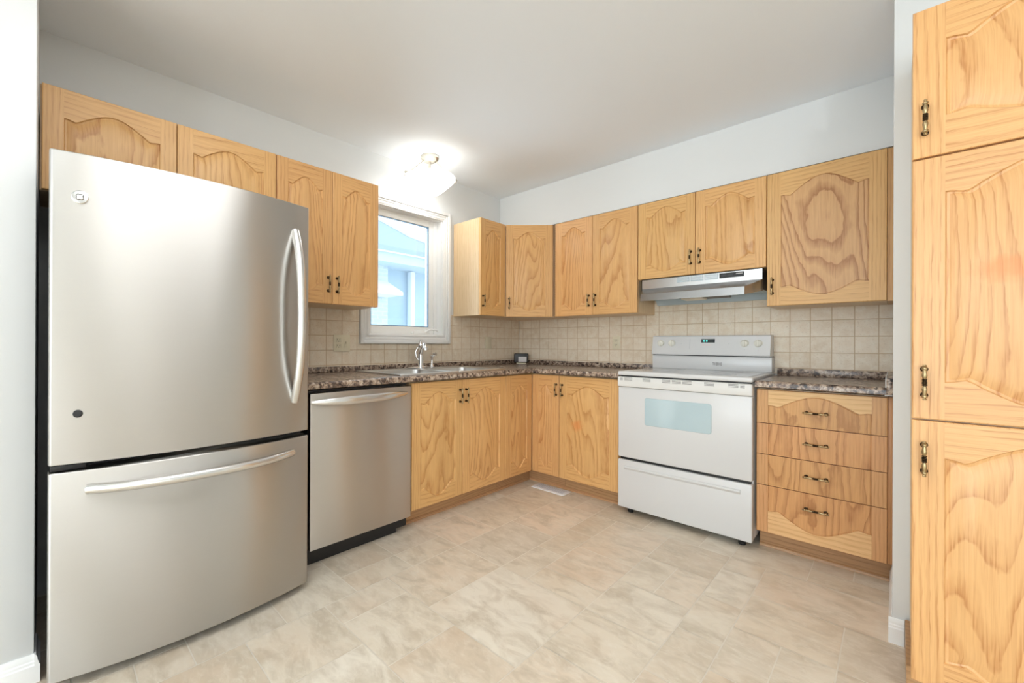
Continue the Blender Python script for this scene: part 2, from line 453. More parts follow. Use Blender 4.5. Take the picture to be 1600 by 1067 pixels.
def rrect(cx, cy, hx, hy, r, z, n=6):
    pts = []
    for (sx, sy, a0) in ((1, 1, 0), (-1, 1, PI / 2), (-1, -1, PI), (1, -1, 1.5 * PI)):
        for k in range(n + 1):
            a = a0 + k * PI / 2 / n
            pts.append((cx + sx * (hx - r) + r * math.cos(a), cy + sy * (hy - r) + r * math.sin(a), z))
    return pts

# ------------------------------------------------------------------ setting: floor, ceiling, walls
def build_floor():
    U = 0.155; X0, Y0, NX, NY = 0.012, -10.1, 55, 66
    occ = [[False] * NY for _ in range(NX)]
    sizes = [(3, 2), (2, 3), (2, 2), (2, 2), (1, 2), (2, 1), (1, 1), (3, 3)]
    wts = [5, 4, 5, 3, 3, 3, 2, 1]
    rnd = random.Random(21)
    bm = bmesh.new(); tones = []
    X1, Y1 = X0 + NX * U, Y0 + NY * U
    q = [bm.verts.new(p) for p in ((-0.2, -10.2, -0.0012), (8.6, -10.2, -0.0012), (8.6, 0.2, -0.0012), (-0.2, 0.2, -0.0012))]
    f = bm.faces.new(q); f.material_index = 1; tones.append(0.5)
    g = 0.0021
    for j in range(NY):
        for i in range(NX):
            if occ[i][j]: continue
            opts = []
            for (a, b), wt in zip(sizes, wts):
                if i + a <= NX and j + b <= NY and all(not occ[i + p][j + r] for p in range(a) for r in range(b)): opts.append(((a, b), wt))
            a, b = rnd.choices([o[0] for o in opts], [o[1] for o in opts])[0]
            for p in range(a):
                for r in range(b): occ[i + p][j + r] = True
            x0, x1, y0, y1 = X0 + i * U + g, X0 + (i + a) * U - g, Y0 + j * U + g, Y0 + (j + b) * U - g
            bm.faces.new([bm.verts.new(p) for p in ((x0, y0, 0), (x1, y0, 0), (x1, y1, 0), (x0, y1, 0))])
            tones.append(rnd.random())
    me = bpy.data.meshes.new('floor'); bm.to_mesh(me); bm.free()
    me.materials.append(M_FLOOR); me.materials.append(M_GROUT)
    at = me.attributes.new('tone', 'FLOAT', 'FACE')
    at.data.foreach_set('value', tones)
    struct(link('floor', me))
build_floor()

struct(MB().box(-0.2, 8.6, -10.2, 0.2, CEIL, CEIL + 0.12).obj('ceiling', M_CEIL))
# window wall (x = 0) with its opening
WY0, WY1, WZ0, WZ1 = -1.715, -1.022, 1.168, 2.120
m = MB()
m.box(-0.16, 0, -3.40, WY0, 0, CEIL).box(-0.16, 0, WY1, 0.16, 0, CEIL)
m.box(-0.16, 0, WY0, WY1, 0, WZ0).box(-0.16, 0, WY0, WY1, WZ1, CEIL)
struct(m.obj('wall_left', M_WALL))
struct(MB().box(0.0, XD, 0.0, 0.16, 0, CEIL).obj('wall_back', M_WALL))
struct(MB().box(0.0005, XD - 0.0005, -0.302, -0.0005, 2.1165, CEIL - 0.0005).obj('wall_bulkhead', M_WALL))
struct(MB().box(XD, 8.4, YD, 0.16, 0, CEIL, bev=0.004).obj('wall_right', M_WALL))
EX, EY = 0.650, -3.366
struct(MB().box(-0.16, EX, -10.0, EY, 0, CEIL, bev=0.004).obj('wall_left', M_WALL)).name = 'wall_fridge_side'
# far sides of the room, behind the camera: openings for the patio door and windows
m = MB()
m.box(EX, 1.1, -10.12, -10.0, 0, CEIL).box(6.1, 8.4, -10.12, -10.0, 0, CEIL).box(1.1, 6.1, -10.12, -10.0, 2.27, CEIL).box(1.1, 6.1, -10.12, -10.0, 0, 0.22)
struct(m.obj('wall_front', M_WALL))
m = MB()
m.box(8.4, 8.52, -3.05, YD, 0, CEIL).box(8.4, 8.52, -10.1, -8.15, 0, CEIL).box(8.4, 8.52, -8.15, -3.05, 2.27, CEIL).box(8.4, 8.52, -8.15, -3.05, 0, 0.22)
struct(m.obj('wall_dining', M_WALL))

M_BLIND = plain('glowing_blind', (0.8, 0.8, 0.78), 0.8, emis=(0.92, 0.96, 1.0), es=0.30)  # daylight on the unseen blinds is put in as their own glow
wb = link('window_2', None); struct(wb)
for (a, b) in ((-8.149, -5.74), (-5.64, -4.79), (-4.69, -3.051)):
    MB().box(8.43, 8.45, a, b, 0.221, 2.269).obj('window_blind', M_BLIND, wb)

# baseboards with a stepped profile
def base_profile(h=0.092, t=0.014):
    return [(0, 0), (t, 0), (t, h * 0.62), (t * 0.78, h * 0.66), (t * 0.78, h * 0.74), (t * 0.55, h * 0.78), (t * 0.55, h * 0.88), (t * 0.3, h), (0, h)]
bp = base_profile()
m = MB().prism([(EX + a, b) for a, b in bp], -9.99, EY, 'Y')
m.prism([(EY + a, b) for a, b in bp], EX - 0.13, EX + 0.014, 'X')
struct(m.obj('baseboard_left', M_TRIM))
m = MB().prism([(YD - a, b) for a, b in bp], XD - 0.010, XD + 0.032, 'X')
m.prism([(XD - a * 0.7, b) for a, b in bp], YD + 0.0002, -0.535, 'Y')
struct(m.obj('baseboard_right', M_TRIM))

# tiled splashbacks
m = MB()
for (a, b, z0, z1) in ((-2.52, -1.796, 0.92, 1.345), (-1.796, -0.947, 0.92, 1.104), (-0.947, -0.010, 0.92, 1.345)):
    m.box(0.0005, 0.008, a, b, z0, z1)
struct(m.obj('wall_tiles_left', M_TILEA))
m = MB().box(0.0085, XD - 0.001, -0.008, -0.0005, 0.92, 1.57)
struct(m.obj('wall_tiles_back', M_TILEB))

# ------------------------------------------------------------------ kitchen window
def window():
    root = link('window_1', None); struct(root)
    # casing: three stepped boards mitred as frames
    m = MB()
    def frame(y0, y1, z0, z1, wd, xa, xb):
        m.box(xa, xb, y0, y0 + wd, z0, z1, bev=0.002); m.box(xa, xb, y1 - wd, y1, z0, z1, bev=0.002)
        m.box(xa, xb, y0 + wd, y1 - wd, z0, z0 + wd, bev=0.002); m.box(xa, xb, y0 + wd, y1 - wd, z1 - wd, z1, bev=0.002)
    frame(-1.792, -0.950, 1.107, 2.186, 0.074, 0.0008, 0.013)
    frame(-1.792, -0.950, 1.107, 2.186, 0.026, 0.013, 0.024)
    frame(-1.762, -0.980, 1.137, 2.156, 0.012, 0.013, 0.018)
    frame(-1.738, -1.004, 1.161, 2.132, 0.010, 0.013, 0.016)
    o = m.obj('window_casing', M_TRIM, root)
    # jamb lining
    m = MB()
    m.box(-0.14, -0.0005, WY0 + .0005, WY0 + 0.012, WZ0 + .0005, WZ1 - .0005).box(-0.14, -0.0005, WY1 - 0.012, WY1 - .0005, WZ0 + .0005, WZ1 - .0005)
    m.box(-0.14, -0.0005, WY0 + 0.012, WY1 - 0.012, WZ1 - 0.012, WZ1 - .0005).box(-0.14, -0.0005, WY0 + 0.012, WY1 - 0.012, WZ0 + .0005, WZ0 + 0.012)
    m.obj('window_jamb', M_TRIM, root)
    # sash: glass spans y -1.665..-1.115, z 1.238..2.058 at x = -0.07
    gy0, gy1, gz0, gz1 = -1.665, -1.117, 1.240, 2.058
    m = MB()
    m.box(-0.11, -0.055, WY0 + 0.012, gy0, WZ0 + 0.012, WZ1 - 0.012, bev=0.004).box(-0.11, -0.055, gy1, WY1 - 0.012, WZ0 + 0.012, WZ1 - 0.012, bev=0.004)
    m.box(-0.11, -0.055, gy0, gy1, WZ0 + 0.012, gz0, bev=0.004).box(-0.11, -0.055, gy0, gy1, gz1, WZ1 - 0.012, bev=0.004)
    m.box(-0.055, -0.046, gy1 + 0.045, WY1 - 0.013, WZ0 + 0.013, WZ1 - 0.013, bev=0.003)
    m.obj('window_sash', M_VINYL, root)
    m = MB(); e = 0.007
    m.box(-0.075, -0.062, gy0 + .0005, gy0 + e, gz0, gz1).box(-0.075, -0.062, gy1 - e, gy1 - .0005, gz0, gz1)
    m.box(-0.075, -0.062, gy0 + e, gy1 - e, gz0 + .0005, gz0 + e).box(-0.075, -0.062, gy0 + e, gy1 - e, gz1 - e, gz1 - .0005)
    m.obj('window_gasket', M_GASKET, root)
    MB().box(-0.092, -0.086, gy0 + .001, gy1 - .001, gz0 + .001, gz1 - .001).obj('window_pane', M_GLASS, root)
    # crank operator
    m = MB()
    m.box(-0.055, -0.016, -1.30, -1.16, WZ0 + 0.0125, WZ0 + 0.034, bev=0.008)
    m.tube([(-0.02, -1.175, WZ0 + 0.036), (-0.012, -1.14, WZ0 + 0.052), (0.0, -1.09, WZ0 + 0.050), (0.004, -1.075, WZ0 + 0.044)], [0.010, 0.008, 0.007, 0.009], 10)
    m.lathe([(0.011, 0), (0.011, 0.02), (0.008, 0.026)], (-0.024, -1.178, WZ0 + 0.028), 'Z', 16)
    m.obj('window_crank', M_VINYL, root)
window()

# ------------------------------------------------------------------ the house next door, seen through the window
nb = thing('neighbour_house', 'pale brick house with a snowy roof seen through the kitchen window', 'house', (-4.4, 1.0, -0.3))
MB().box(-3.0, 0.0, -5.0, 0.43, 0, 3.0).obj('brick_wall', M_NBRICK, nb)
MB().box(-3.0, -0.25, 0.435, 7.0, 0, 3.0).obj('siding_wall', M_NBLUE, nb)
MB().box(-3.2, 0.40, -5.2, 7.2, 2.92, 3.10).obj('eave', M_SOFFIT, nb)
MB().prism([(0.48, 3.105), (0.48, 3.20), (-3.2, 5.3), (-3.2, 5.2)], -5.2, 7.2, 'Y').obj('roof', M_SHINGLE, nb)
rn = random.Random(5)
def snow_sheet():
    m = MB(); 
    pts = [(-5.1, 0.02), (-2.5, 0.10), (-0.3, 0.05), (0.05, 0.42), (0.25, 0.20), (0.55, 0.95), (0.95, 0.60), (1.25, 0.25), (2.0, 0.08), (7.1, 0.02), (7.1, 0.98), (-5.1, 0.98)]
    t = bmesh.new()
    A = [t.verts.new((0.48 - 3.68 * v, u, 3.205 + 2.1 * v)) for u, v in pts]; B = [t.verts.new((0.48 - 3.68 * v, u, 3.27 + 2.1 * v)) for u, v in pts]
    n = len(pts)
    for i in range(n): t.faces.new((A[i], A[(i + 1) % n], B[(i + 1) % n], B[i]))
    t.faces.new(A); t.faces.new(B); m._join(t, 0)
    return m
snow_sheet().obj('roof_snow', M_SNOW, nb)
m = MB().prism([(0.02, 2.30), (0.55, 2.30), (0.55, 2.36), (0.02, 2.62)], -1.5, 0.40, 'Y')
m.obj('porch_snow_cap', M_SNOW, nb)
MB().box(-0.20, -0.06, 1.05, 1.16, 0, 2.9, bev=0.02).obj('downspout', M_SNOW, nb)
struct(MB().box(-14, -0.17, -10, 16, -0.5, -0.3).obj('ground', M_SNOW))

# ------------------------------------------------------------------ cabinet doors and handles
def bumpf(t, wide=0.80):
    a = abs(t)
    h = (0.5 * (1 + math.cos(PI * min(a / wide, 1.0)))) ** 0.72
    h -= 0.13 * math.exp(-((a - wide * 0.97) / 0.10) ** 2)
    return h

def door_mesh(w, h, top=(0.075, 0.05), bot=(0.075, 0.045), stile=0.058, mats=OAK, raised=True, th=DT, ns=28, topstile=None):
    """local: x 0..w, z 0..h, front face at y = -th. top/bot = (rail height at shoulder, arch) or None"""
    t = bmesh.new(); e = 0.0035
    ts = [-1 + 2 * i / ns for i in range(ns + 1)]
    W = w - 2 * stile; cx = w / 2
    def outline(d, y):
        hx = W / 2 - d
        lo = [Vector((cx + s * hx, y, (0.0 if bot is None else bot[0] - bot[1] * bumpf(s) + d))) for s in ts]
        hi = [Vector((cx + s * hx, y, (h if top is None else h - top[0] + top[1] * bumpf(s) - d))) for s in ts]
        return lo, hi
    if raised: rings = [(0.0, -th), (0.003, -th + 0.0055), (0.009, -th + 0.0070), (0.013, -th + 0.0055), (0.036, -th + 0.0008)]
    else: rings = [(0.0, -th), (0.0015, -th + 0.0035), (0.0045, -th + 0.0035), (0.006, -th + 0.0012)]
    V = []
    for d, y in rings:
        lo, hi = outline(d, y)
        V.append(([t.verts.new(p) for p in lo], [t.verts.new(p) for p in hi]))
    def face(vs, mi):
        f = t.faces.new(vs); f.material_index = mi; return f
    for (la, ha), (lb, hb) in zip(V, V[1:]):
        for i in range(ns):
            if bot is not None: face((la[i], la[i + 1], lb[i + 1], lb[i]), 0)
            if top is not None: face((ha[i], hb[i], hb[i + 1], ha[i + 1]), 0)
        face((la[0], lb[0], hb[0], ha[0]), 0); face((la[-1], ha[-1], hb[-1], lb[-1]), 0)
    lo, hi = V[-1]
    for i in range(ns): face((lo[i], lo[i + 1], hi[i + 1], hi[i]), 0)
    lo, hi = V[0]
    # rails
    zb = e if True else 0
    if bot is not None:
        bb = [t.verts.new((v.co.x, -th, e)) for v in lo]
        for i in range(ns): face((bb[i], bb[i + 1], lo[i + 1], lo[i]), 2)
    if top is not None:
        tt = [t.verts.new((v.co.x, -th, h - e)) for v in hi]
        for i in range(ns): face((hi[i], hi[i + 1], tt[i + 1], tt[i]), 2)
    # stiles
    z0 = e if bot is not None else 0.0; z1 = h - e if top is not None else h
    for (xa, xb, side) in ((e, stile, 0), (stile + W, w - e, 1)):
        a, b, c, d = [t.verts.new(p) for p in ((xa, -th, z0), (xb, -th, z0), (xb, -th, z1), (xa, -th, z1))]
        face((a, b, c, d), 1)
    # rounded edge and sides
    R = [(0, 0, 0, h), None]
    def loop(x0, x1, za, zb_, y): return [t.verts.new(p) for p in ((x0, y, za), (x1, y, za), (x1, y, zb_), (x0, y, zb_))]
    zb0 = e if bot is not None else 0.0; zt0 = h - e if top is not None else h
    L = [loop(e, w - e, zb0, zt0, -th), loop(0.001, w - 0.001, min(0.001, zb0), max(h - 0.001, zt0), -th + 0.0012), loop(0, w, 0, h, -th + e), loop(0, w, 0, h, 0)]
    for A, B in zip(L, L[1:]):
        for i in range(4): face((A[i], A[(i + 1) % 4], B[(i + 1) % 4], B[i]), 1)
    face(list(reversed(L[-1])), 1)
    me = bpy.data.meshes.new('door')
    # make everything face outwards (front faces towards -y)
    for f in t.faces:
        f.normal_update()
    for f in t.faces:
        c = f.calc_center_median() - Vector((cx, -th * 0.5, h / 2))
        n = f.normal
        if abs(n.y) > 0.3:
            want = -1 if f.calc_center_median().y < -th * 0.3 else 1
            if n.y * want < 0: f.normal_flip()
        elif n.dot(Vector((c.x, 0, c.z))) < 0 and f.calc_center_median().y > -th + 0.006: f.normal_flip()
    bmesh.ops.remove_doubles(t, verts=t.verts[:], dist=1e-6)
    t.to_mesh(me); t.free()
    for mm in mats: me.materials.append(mm)
    for p in me.polygons: p.use_smooth = True
    me.set_sharp_from_angle(angle=math.radians(22))
    return me

def handle_mesh():
    m = MB()
    L = 0.052
    prof = [(0.0, -L), (0.0035, -L + .0005), (0.0045, -L + .003), (0.0030, -L + .006), (0.0062, -L + .009), (0.0062, -L + .013), (0.0040, -L + .016),
            (0.0046, -L + .022), (0.0062, -L + .031), (0.0056, -L + .036), (0.0036, -L + .041)]
    m.lathe(prof + [(0.0036, -L + 0.0412)], (0, -0.025, 0), 'Z', 14, 0)
    m.lathe([(r, -z) for r, z in prof] + [(0.0036, L - 0.0412)], (0, -0.025, 0), 'Z', 14, 0)
    mid = []
    for zc in (-0.0085, -0.0042, 0.0, 0.0042, 0.0085):
        mid += [(0.0038, zc - 0.0021), (0.0060, zc - 0.0009), (0.0060, zc + 0.0009), (0.0038, zc + 0.0021)]
    m.lathe([(0.0036, -0.0112)] + mid + [(0.0036, 0.0112)], (0, -0.025, 0), 'Z', 14, 1)
    for s in (-1, 1):
        m.lathe([(0.0085, 0.0), (0.0085, 0.0025), (0.0048, 0.005), (0.0040, 0.018), (0.0055, 0.025)], (0, 0, s * 0.0385), 'Y', 14, 1)
    return m.mesh('handle', [M_BRASS, M_BRONZE])
HANDLE = handle_mesh()

def add_handle(door, x, z, th=DT, horiz=False):
    return link('handle', HANDLE, door, (x, -th, z), (0, PI / 2, 0) if horiz else (0, 0, 0))

def cabinet(name, label, cat, loc, rz, w, depth, h, doors, group=None, body=None, bodymat=None, toe=True, bx=(0, None)):
    """local: x along the front (left to right), back at y = 0, door faces at y = -depth, z from loc.z
    doors: (x0, x1, z0, z1, handle corner or None, kwargs)"""
    root = thing(name, label, cat, loc, rz, group)
    b0, b1 = bx[0], (w if bx[1] is None else bx[1])
    z0 = BZ0 if toe else 0.0
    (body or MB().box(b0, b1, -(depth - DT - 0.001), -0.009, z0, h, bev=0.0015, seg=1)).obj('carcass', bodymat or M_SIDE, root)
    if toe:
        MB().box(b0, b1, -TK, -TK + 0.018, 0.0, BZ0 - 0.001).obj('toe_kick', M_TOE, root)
    g = 0.0013
    for (x0, x1, za, zb, hc, kw) in doors:
        me = door_mesh(x1 - x0 - 2 * g, zb - za - 2 * g, **kw)
        d = link('door', me, root, (x0 + g, -(depth - DT), za + g))
        dw, dh = x1 - x0 - 2 * g, zb - za - 2 * g
        if hc:
            hx = 0.026 if 'l' in hc else dw - 0.026
            hz = 0.113 if 'b' in hc else dh - 0.106
            add_handle(d, hx, hz)
    return root

RA = PI / 2       # cabinets on the window wall
UH = ZT - ZB
# wall cabinets, window wall. local x -> world +y
ZF = 1.698
yl, ym, yr = -3.362, -2.9195, -2.4785
cabinet('wall_cabinet', 'short wide oak wall cabinet with two arched doors right above the stainless fridge', 'cabinet', (0, yl, ZF), RA, yr - yl, UD, ZT - ZF,
        [(0.004, ym - yl, 0, ZT - ZF, 'rb', dict(top=(0.115, 0.055), bot=(0.07, 0.03), stile=0.062)), (ym - yl, yr - yl, 0, ZT - ZF, 'lb', dict(top=(0.115, 0.055), bot=(0.07, 0.03), stile=0.062))], toe=False)
y0, y1, y2 = -2.4765, -2.1573, -1.8451
NARROW = dict(top=(0.125, 0.050), bot=(0.105, 0.050), stile=0.060)
cabinet('wall_cabinet', 'oak wall cabinet with two tall arched doors between the fridge and the window', 'cabinet', (0, y0, ZB), RA, y2 - y0, UD, UH,
        [(0, y1 - y0, 0, UH, 'rb', NARROW), (y1 - y0, y2 - y0, 0, UH, 'lb', NARROW)], toe=False)
y0, y1 = -0.9055, -0.6000
cabinet('wall_cabinet', 'narrow oak wall cabinet with a pale exposed side just right of the window', 'cabinet', (0, y0, ZB), RA, y1 - y0, UD, UH,
        [(0, y1 - y0 - 0.003, 0, UH, 'lb', NARROW)], toe=False)
# diagonal corner cabinet: door from (UD,-0.6) to (0.615,-UD)
P0, P1 = Vector((UD - 0.004, -0.5975)), Vector((0.6085, -UD + 0.004))
dv = P1 - P0; dw = dv.length; ang = math.atan2(dv.y, dv.x)
croot = thing('corner_wall_cabinet', 'diagonal oak corner wall cabinet with a single arched door facing out of the corner', 'cabinet', (0, 0, ZB), 0)
nx = Vector((math.sin(ang), -math.cos(ang)))    # outward
Q0, Q1 = P0 - nx * (DT + .001), P1 - nx * (DT + .001)
MB().prism([(0.009, -0.009), (0.009, -0.5985), (Q0.x, Q0.y - 0.0), (Q1.x, Q1.y), (0.607, -0.009)], 0, UH, 'Z').obj('carcass', M_SIDE, croot)
d = link('door', door_mesh(dw - 0.010, UH - 0.0026, top=(0.115, 0.055), bot=(0.095, 0.045), stile=0.062), croot, (P0.x - nx.x * DT + dv.x / dw * 0.005, P0.y - nx.y * DT + dv.y / dw * 0.005, 0.0013), (0, 0, ang))
add_handle(d, 0.028, 0.113)
# wall cabinets, stove wall
x0, x1, x2 = 0.6285, 0.9665, 1.3235
WIDE = dict(top=(0.110, 0.052), bot=(0.090, 0.045), stile=0.060)
r = cabinet('wall_cabinet', 'oak wall cabinet with two tall arched doors between the corner cabinet and the range hood', 'cabinet', (x0, 0, ZB), 0, x2 - x0, UD, UH,
            [(0, x1 - x0, 0, UH, 'rb', WIDE), (x1 - x0, x2 - x0, 0, UH, 'lb', WIDE)], toe=False)
MB().box(-0.0175, -0.0008, -(UD - DT), -0.012, 0, UH).obj('filler_strip', M_TOE, r)
x0, x1, x2 = 1.3250, 1.7046, 2.0920
ZH = 1.5682
HD = dict(top=(0.105, 0.055), bot=(0.085, 0.045), stile=0.058)
cabinet('wall_cabinet', 'short oak wall cabinet with two arched doors directly above the range hood', 'cabinet', (x0, 0, ZH), 0, x2 - x0, UD, ZT - ZH,
        [(0, x1 - x0, 0, ZT - ZH, 'rb', HD), (x1 - x0, x2 - x0, 0, ZT - ZH, 'lb', HD)], toe=False)
x0, x2 = 2.0935, 2.599
r = cabinet('wall_cabinet', 'large oak wall cabinet with one wide bold grained door right of the range hood', 'cabinet', (x0, 0, ZB), 0, XD - 0.002 - x0, UD, UH,
            [(0, x2 - x0, 0, UH, 'lb', dict(top=(0.135, 0.075), bot=(0.105, 0.055), stile=0.066, mats=BOLD, raised=False))], toe=False, bx=(0, 0.5045))
MB().box(0.5055, XD - 0.0015 - x0, -(UD - DT) - 0.004, -0.012, 0, UH).obj('filler_strip', M_STILE, r)

# base cabinets, window wall
LOW = dict(top=(0.125, 0.060), bot=(0.105, 0.060), stile=0.066)
ya, yb, yc = -1.796, -1.3697, -0.927
cabinet('base_cabinet', 'oak base cabinet with two arched doors under the sink, right of the dishwasher', 'cabinet', (0, ya, 0), RA, yc - ya - 0.001, BD, BZ1,
        [(0, yb - ya, BZ0, BZ1 - 0.004, 'rt', LOW), (yb - ya, yc - ya - 0.001, BZ0, BZ1 - 0.004, 'lt', LOW)],
        body=MB().box(0, yc - ya - 0.001, -(BD - DT - 0.001), -0.575, BZ0, BZ1 - 0.002).box(0, 0.016, -0.575, -0.012, BZ0, BZ1 - 0.002).box(yc - ya - 0.017, yc - ya - 0.001, -0.575, -0.012, BZ0, BZ1 - 0.002).box(0.016, yc - ya - 0.017, -0.575, -0.012, BZ0, BZ0 + 0.016))
# pie-cut corner cabinet
cr = thing('corner_base_cabinet', 'oak corner base cabinet with two narrow doors meeting at the inside corner', 'cabinet', (0, 0, 0))
fb = BD - DT - 0.001
MB().prism([(0.01, -0.01), (0.01, -0.9255), (fb, -0.9255), (fb, -fb), (0.8535, -fb), (0.8535, -0.01)], BZ0, BZ1 - 0.002, 'Z').obj('carcass', M_SIDE, cr)
me = MB().box(TK - 0.018, TK, -0.9255, -TK, 0, BZ0 - 0.001).box(TK, 0.8535, -TK, -TK + 0.018, 0, BZ0 - 0.001).box(TK - 0.018, TK, -TK, -TK + 0.018, 0, BZ0 - 0.001)
me.obj('toe_kick', M_TOE, cr)
SLIM = dict(top=(0.125, 0.052), bot=(0.105, 0.055), stile=0.062)
wA = 0.9265 - BD - 0.004
link('door', door_mesh(wA, BZ1 - BZ0 - 0.0066, **SLIM), cr, (BD - DT, -0.9255, BZ0 + 0.0013), (0, 0, RA))
wB = 0.8543 - BD - 0.003
d = link('door', door_mesh(wB, BZ1 - BZ0 - 0.0066, **SLIM), cr, (BD + 0.0015, -(BD - DT), BZ0 + 0.0013))
add_handle(d, wB - 0.022, BZ1 - BZ0 - 0.0066 - 0.106)
# base cabinet left of the stove
x0, x1 = 0.8555, 1.322
cabinet('base_cabinet', 'single door oak base cabinet with an orange heat mark left of the white stove', 'cabinet', (x0, 0, 0), 0, x1 - x0, BD, BZ1 - 0.002,
        [(0, x1 - x0, BZ0, BZ1 - 0.004, 'lt', dict(LOW, mats=[M_STAIN1, M_STILE, M_RAIL]))])
# four drawers right of the stove
x0, x1, x2 = 2.101, 2.6045, XD - 0.0015
dr = thing('drawer_base_cabinet', 'oak base cabinet of four stacked drawers right of the white stove', 'cabinet', (x0, 0, 0))
MB().box(0, x1 - x0, -(BD - DT - 0.001), -0.012, BZ0, BZ1 - 0.002).obj('carcass', M_SIDE, dr)
MB().box(x1 - x0 + 0.0005, x2 - x0, -(BD - DT) - 0.006, -0.30, BZ0, BZ1 - 0.004, bev=0.001).obj('filler_strip', M_DSTILE, dr)
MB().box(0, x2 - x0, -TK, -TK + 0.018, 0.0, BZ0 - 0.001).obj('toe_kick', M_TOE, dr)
DM = [M_DRAW, M_DSTILE, M_DRAIL]
zs = [BZ0, 0.3595, 0.5245, 0.6905, BZ1 - 0.004]
for i in range(4):
    kw = dict(top=None, bot=None, stile=0.052, mats=DM, raised=False)
    if i == 3: kw['top'] = (0.082, 0.058)
    if i == 0: kw['bot'] = (0.115, 0.065)
    fr = link('drawer_front', door_mesh(x1 - x0, zs[i + 1] - zs[i] - 0.0032, **kw), dr, (0, -(BD - DT), zs[i] + 0.0016))
    hz = (0.2805, 0.444, 0.609, 0.7665)[i] - zs[i] - 0.0016
    add_handle(fr, 2.351 - x0, hz, horiz=True)

# quarter-round moulding at the toe kicks
def shoe(pts, axis, a, b):
    return pts
m = MB()
q = [(0, 0), (0.012, 0), (0.0115, 0.006), (0.009, 0.012), (0.005, 0.016), (0, 0.018)]
m.prism([(TK + 0.0004 + a, b) for a, b in q], -1.795, -TK - 0.012, 'Y')
m.prism([(-TK - 0.0004 - a, b) for a, b in q], TK + 0.0004, 1.335, 'X')
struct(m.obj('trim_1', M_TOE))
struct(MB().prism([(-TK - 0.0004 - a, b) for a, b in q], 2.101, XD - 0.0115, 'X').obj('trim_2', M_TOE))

# pantry
px0, px1, PY = 2.664, 3.165, -1.490
pt = thing('pantry_cabinet', 'tall oak pantry cabinet with three stacked doors at the right edge of the photo', 'cabinet', (px0, YD - 0.001, 0))
pd = -PY + YD + 0.001
MB().box(0.004, px1 - px0, -(pd - DT - 0.001), -0.001, BZ0, 2.113, bev=0.0015, seg=1).obj('carcass', M_SIDE, pt)
MB().box(-0.008, px1 - px0, -(pd - 0.075), -0.016, 0, BZ0 - 0.001).obj('toe_kick', M_TOE, pt)
PW = px1 - px0
for (za, zb, hc, mats, tp, bt) in ((BZ0, 0.8885, 'lt', [M_PANTRY, M_STILE, M_RAIL], (0.105, 0.062), (0.080, 0.062)),
                                  (0.8895, 1.663, 'lb', [M_STAIN2, M_STILE, M_RAIL], (0.105, 0.062), (0.110, 0.062)),
                                  (1.665, 2.108, 'lb', [M_PANTRY, M_STILE, M_RAIL], (0.105, 0.062), (0.110, 0.035))):
    g = 0.0015
    d = link('door', door_mesh(PW, zb - za - 2 * g, top=tp, bot=bt, stile=0.066, mats=mats), pt, (0, -(pd - DT), za + g))
    add_handle(d, 0.0255, 0.110 if 'b' in hc else zb - za - 2 * g - 0.110)

# ------------------------------------------------------------------ worktops
def nose(depth):
    """profile (distance from the wall, z) of the rounded front strip"""
    z1, z0, r = HC, HC - CT, 0.014
    p = [(depth - 0.07, z0), (depth - 0.004, z0), (depth, z0 + 0.004)]
    for k in range(7):
        a = k * PI / 2 / 6
        p.append((depth - r + r * math.cos(a), z1 - r + r * math.sin(a)))
    p.append((depth - 0.07, z1))
    return p
SK = (-1.835, -0.905, 0.075, 0.555)     # sink cut-out y0 y1 x0 x1
wt = thing('worktop', 'speckled brown laminate worktop running from the fridge round the corner to the stove', 'worktop', (0, 0, 0))
m = MB()
m.prism(nose(CD), -2.485, -CD + 0.07, 'Y')
m.prism([(-a, z) for a, z in nose(CD)], CD - 0.07, 1.334, 'X')
zt0 = HC - CT
m.box(0.009, CD - 0.07, -2.485, SK[0], zt0, HC).box(0.009, CD - 0.07, SK[1], -0.009, zt0, HC)
m.box(0.009, SK[2], SK[0], SK[1], zt0, HC).box(SK[3], CD - 0.07, SK[0], SK[1], zt0, HC)
m.box(CD - 0.07, 1.334, -CD + 0.07, -0.009, zt0, HC)
m.obj('counter_slab', M_LAM, wt)
m = MB()
m.box(0.009, 0.029, -2.485, -0.009, HC + .0004, HC + 0.038, bev=0.003).box(0.029, 1.334, -0.029, -0.009, HC + .0004, HC + 0.038, bev=0.003)
m.obj('upstand', M_LAM, wt)
w2 = thing('worktop', 'short speckled brown laminate worktop on top of the drawers right of the stove', 'worktop', (0, 0, 0))
m = MB()
m.prism([(-a, z) for a, z in nose(CD)], 2.0985, XD - 0.001, 'X').box(2.0985, XD - 0.001, -CD + 0.07, -0.009, zt0, HC)
m.obj('counter_slab', M_LAM, w2)
MB().box(2.0985, XD - 0.025, -0.029, -0.009, HC + .0004, HC + 0.044, bev=0.003).obj('upstand', M_LAM, w2)
m = MB().box(XD - 0.022, XD - 0.001, -CD - 0.008, -0.0095, HC + .0004, HC + 0.044, bev=0.003).box(XD - 0.022, XD - 0.001, -CD - 0.010, -CD - 0.0005, zt0 + 0.002, HC + 0.02, bev=0.003)
m.obj('side_upstand', M_LAM, w2)
m = MB().box(XD - 0.0255, XD - 0.0225, -CD + 0.002, -0.03, HC + .0004, HC + 0.045)
m.box(XD - 0.027, XD - 0.003, -CD - 0.011, -CD - 0.003, zt0 - 0.001, zt0 + 0.0018)
o = m.obj('caulk_bead', M_TRIM, w2); o['label'] = 'white caulk along the side upstand'

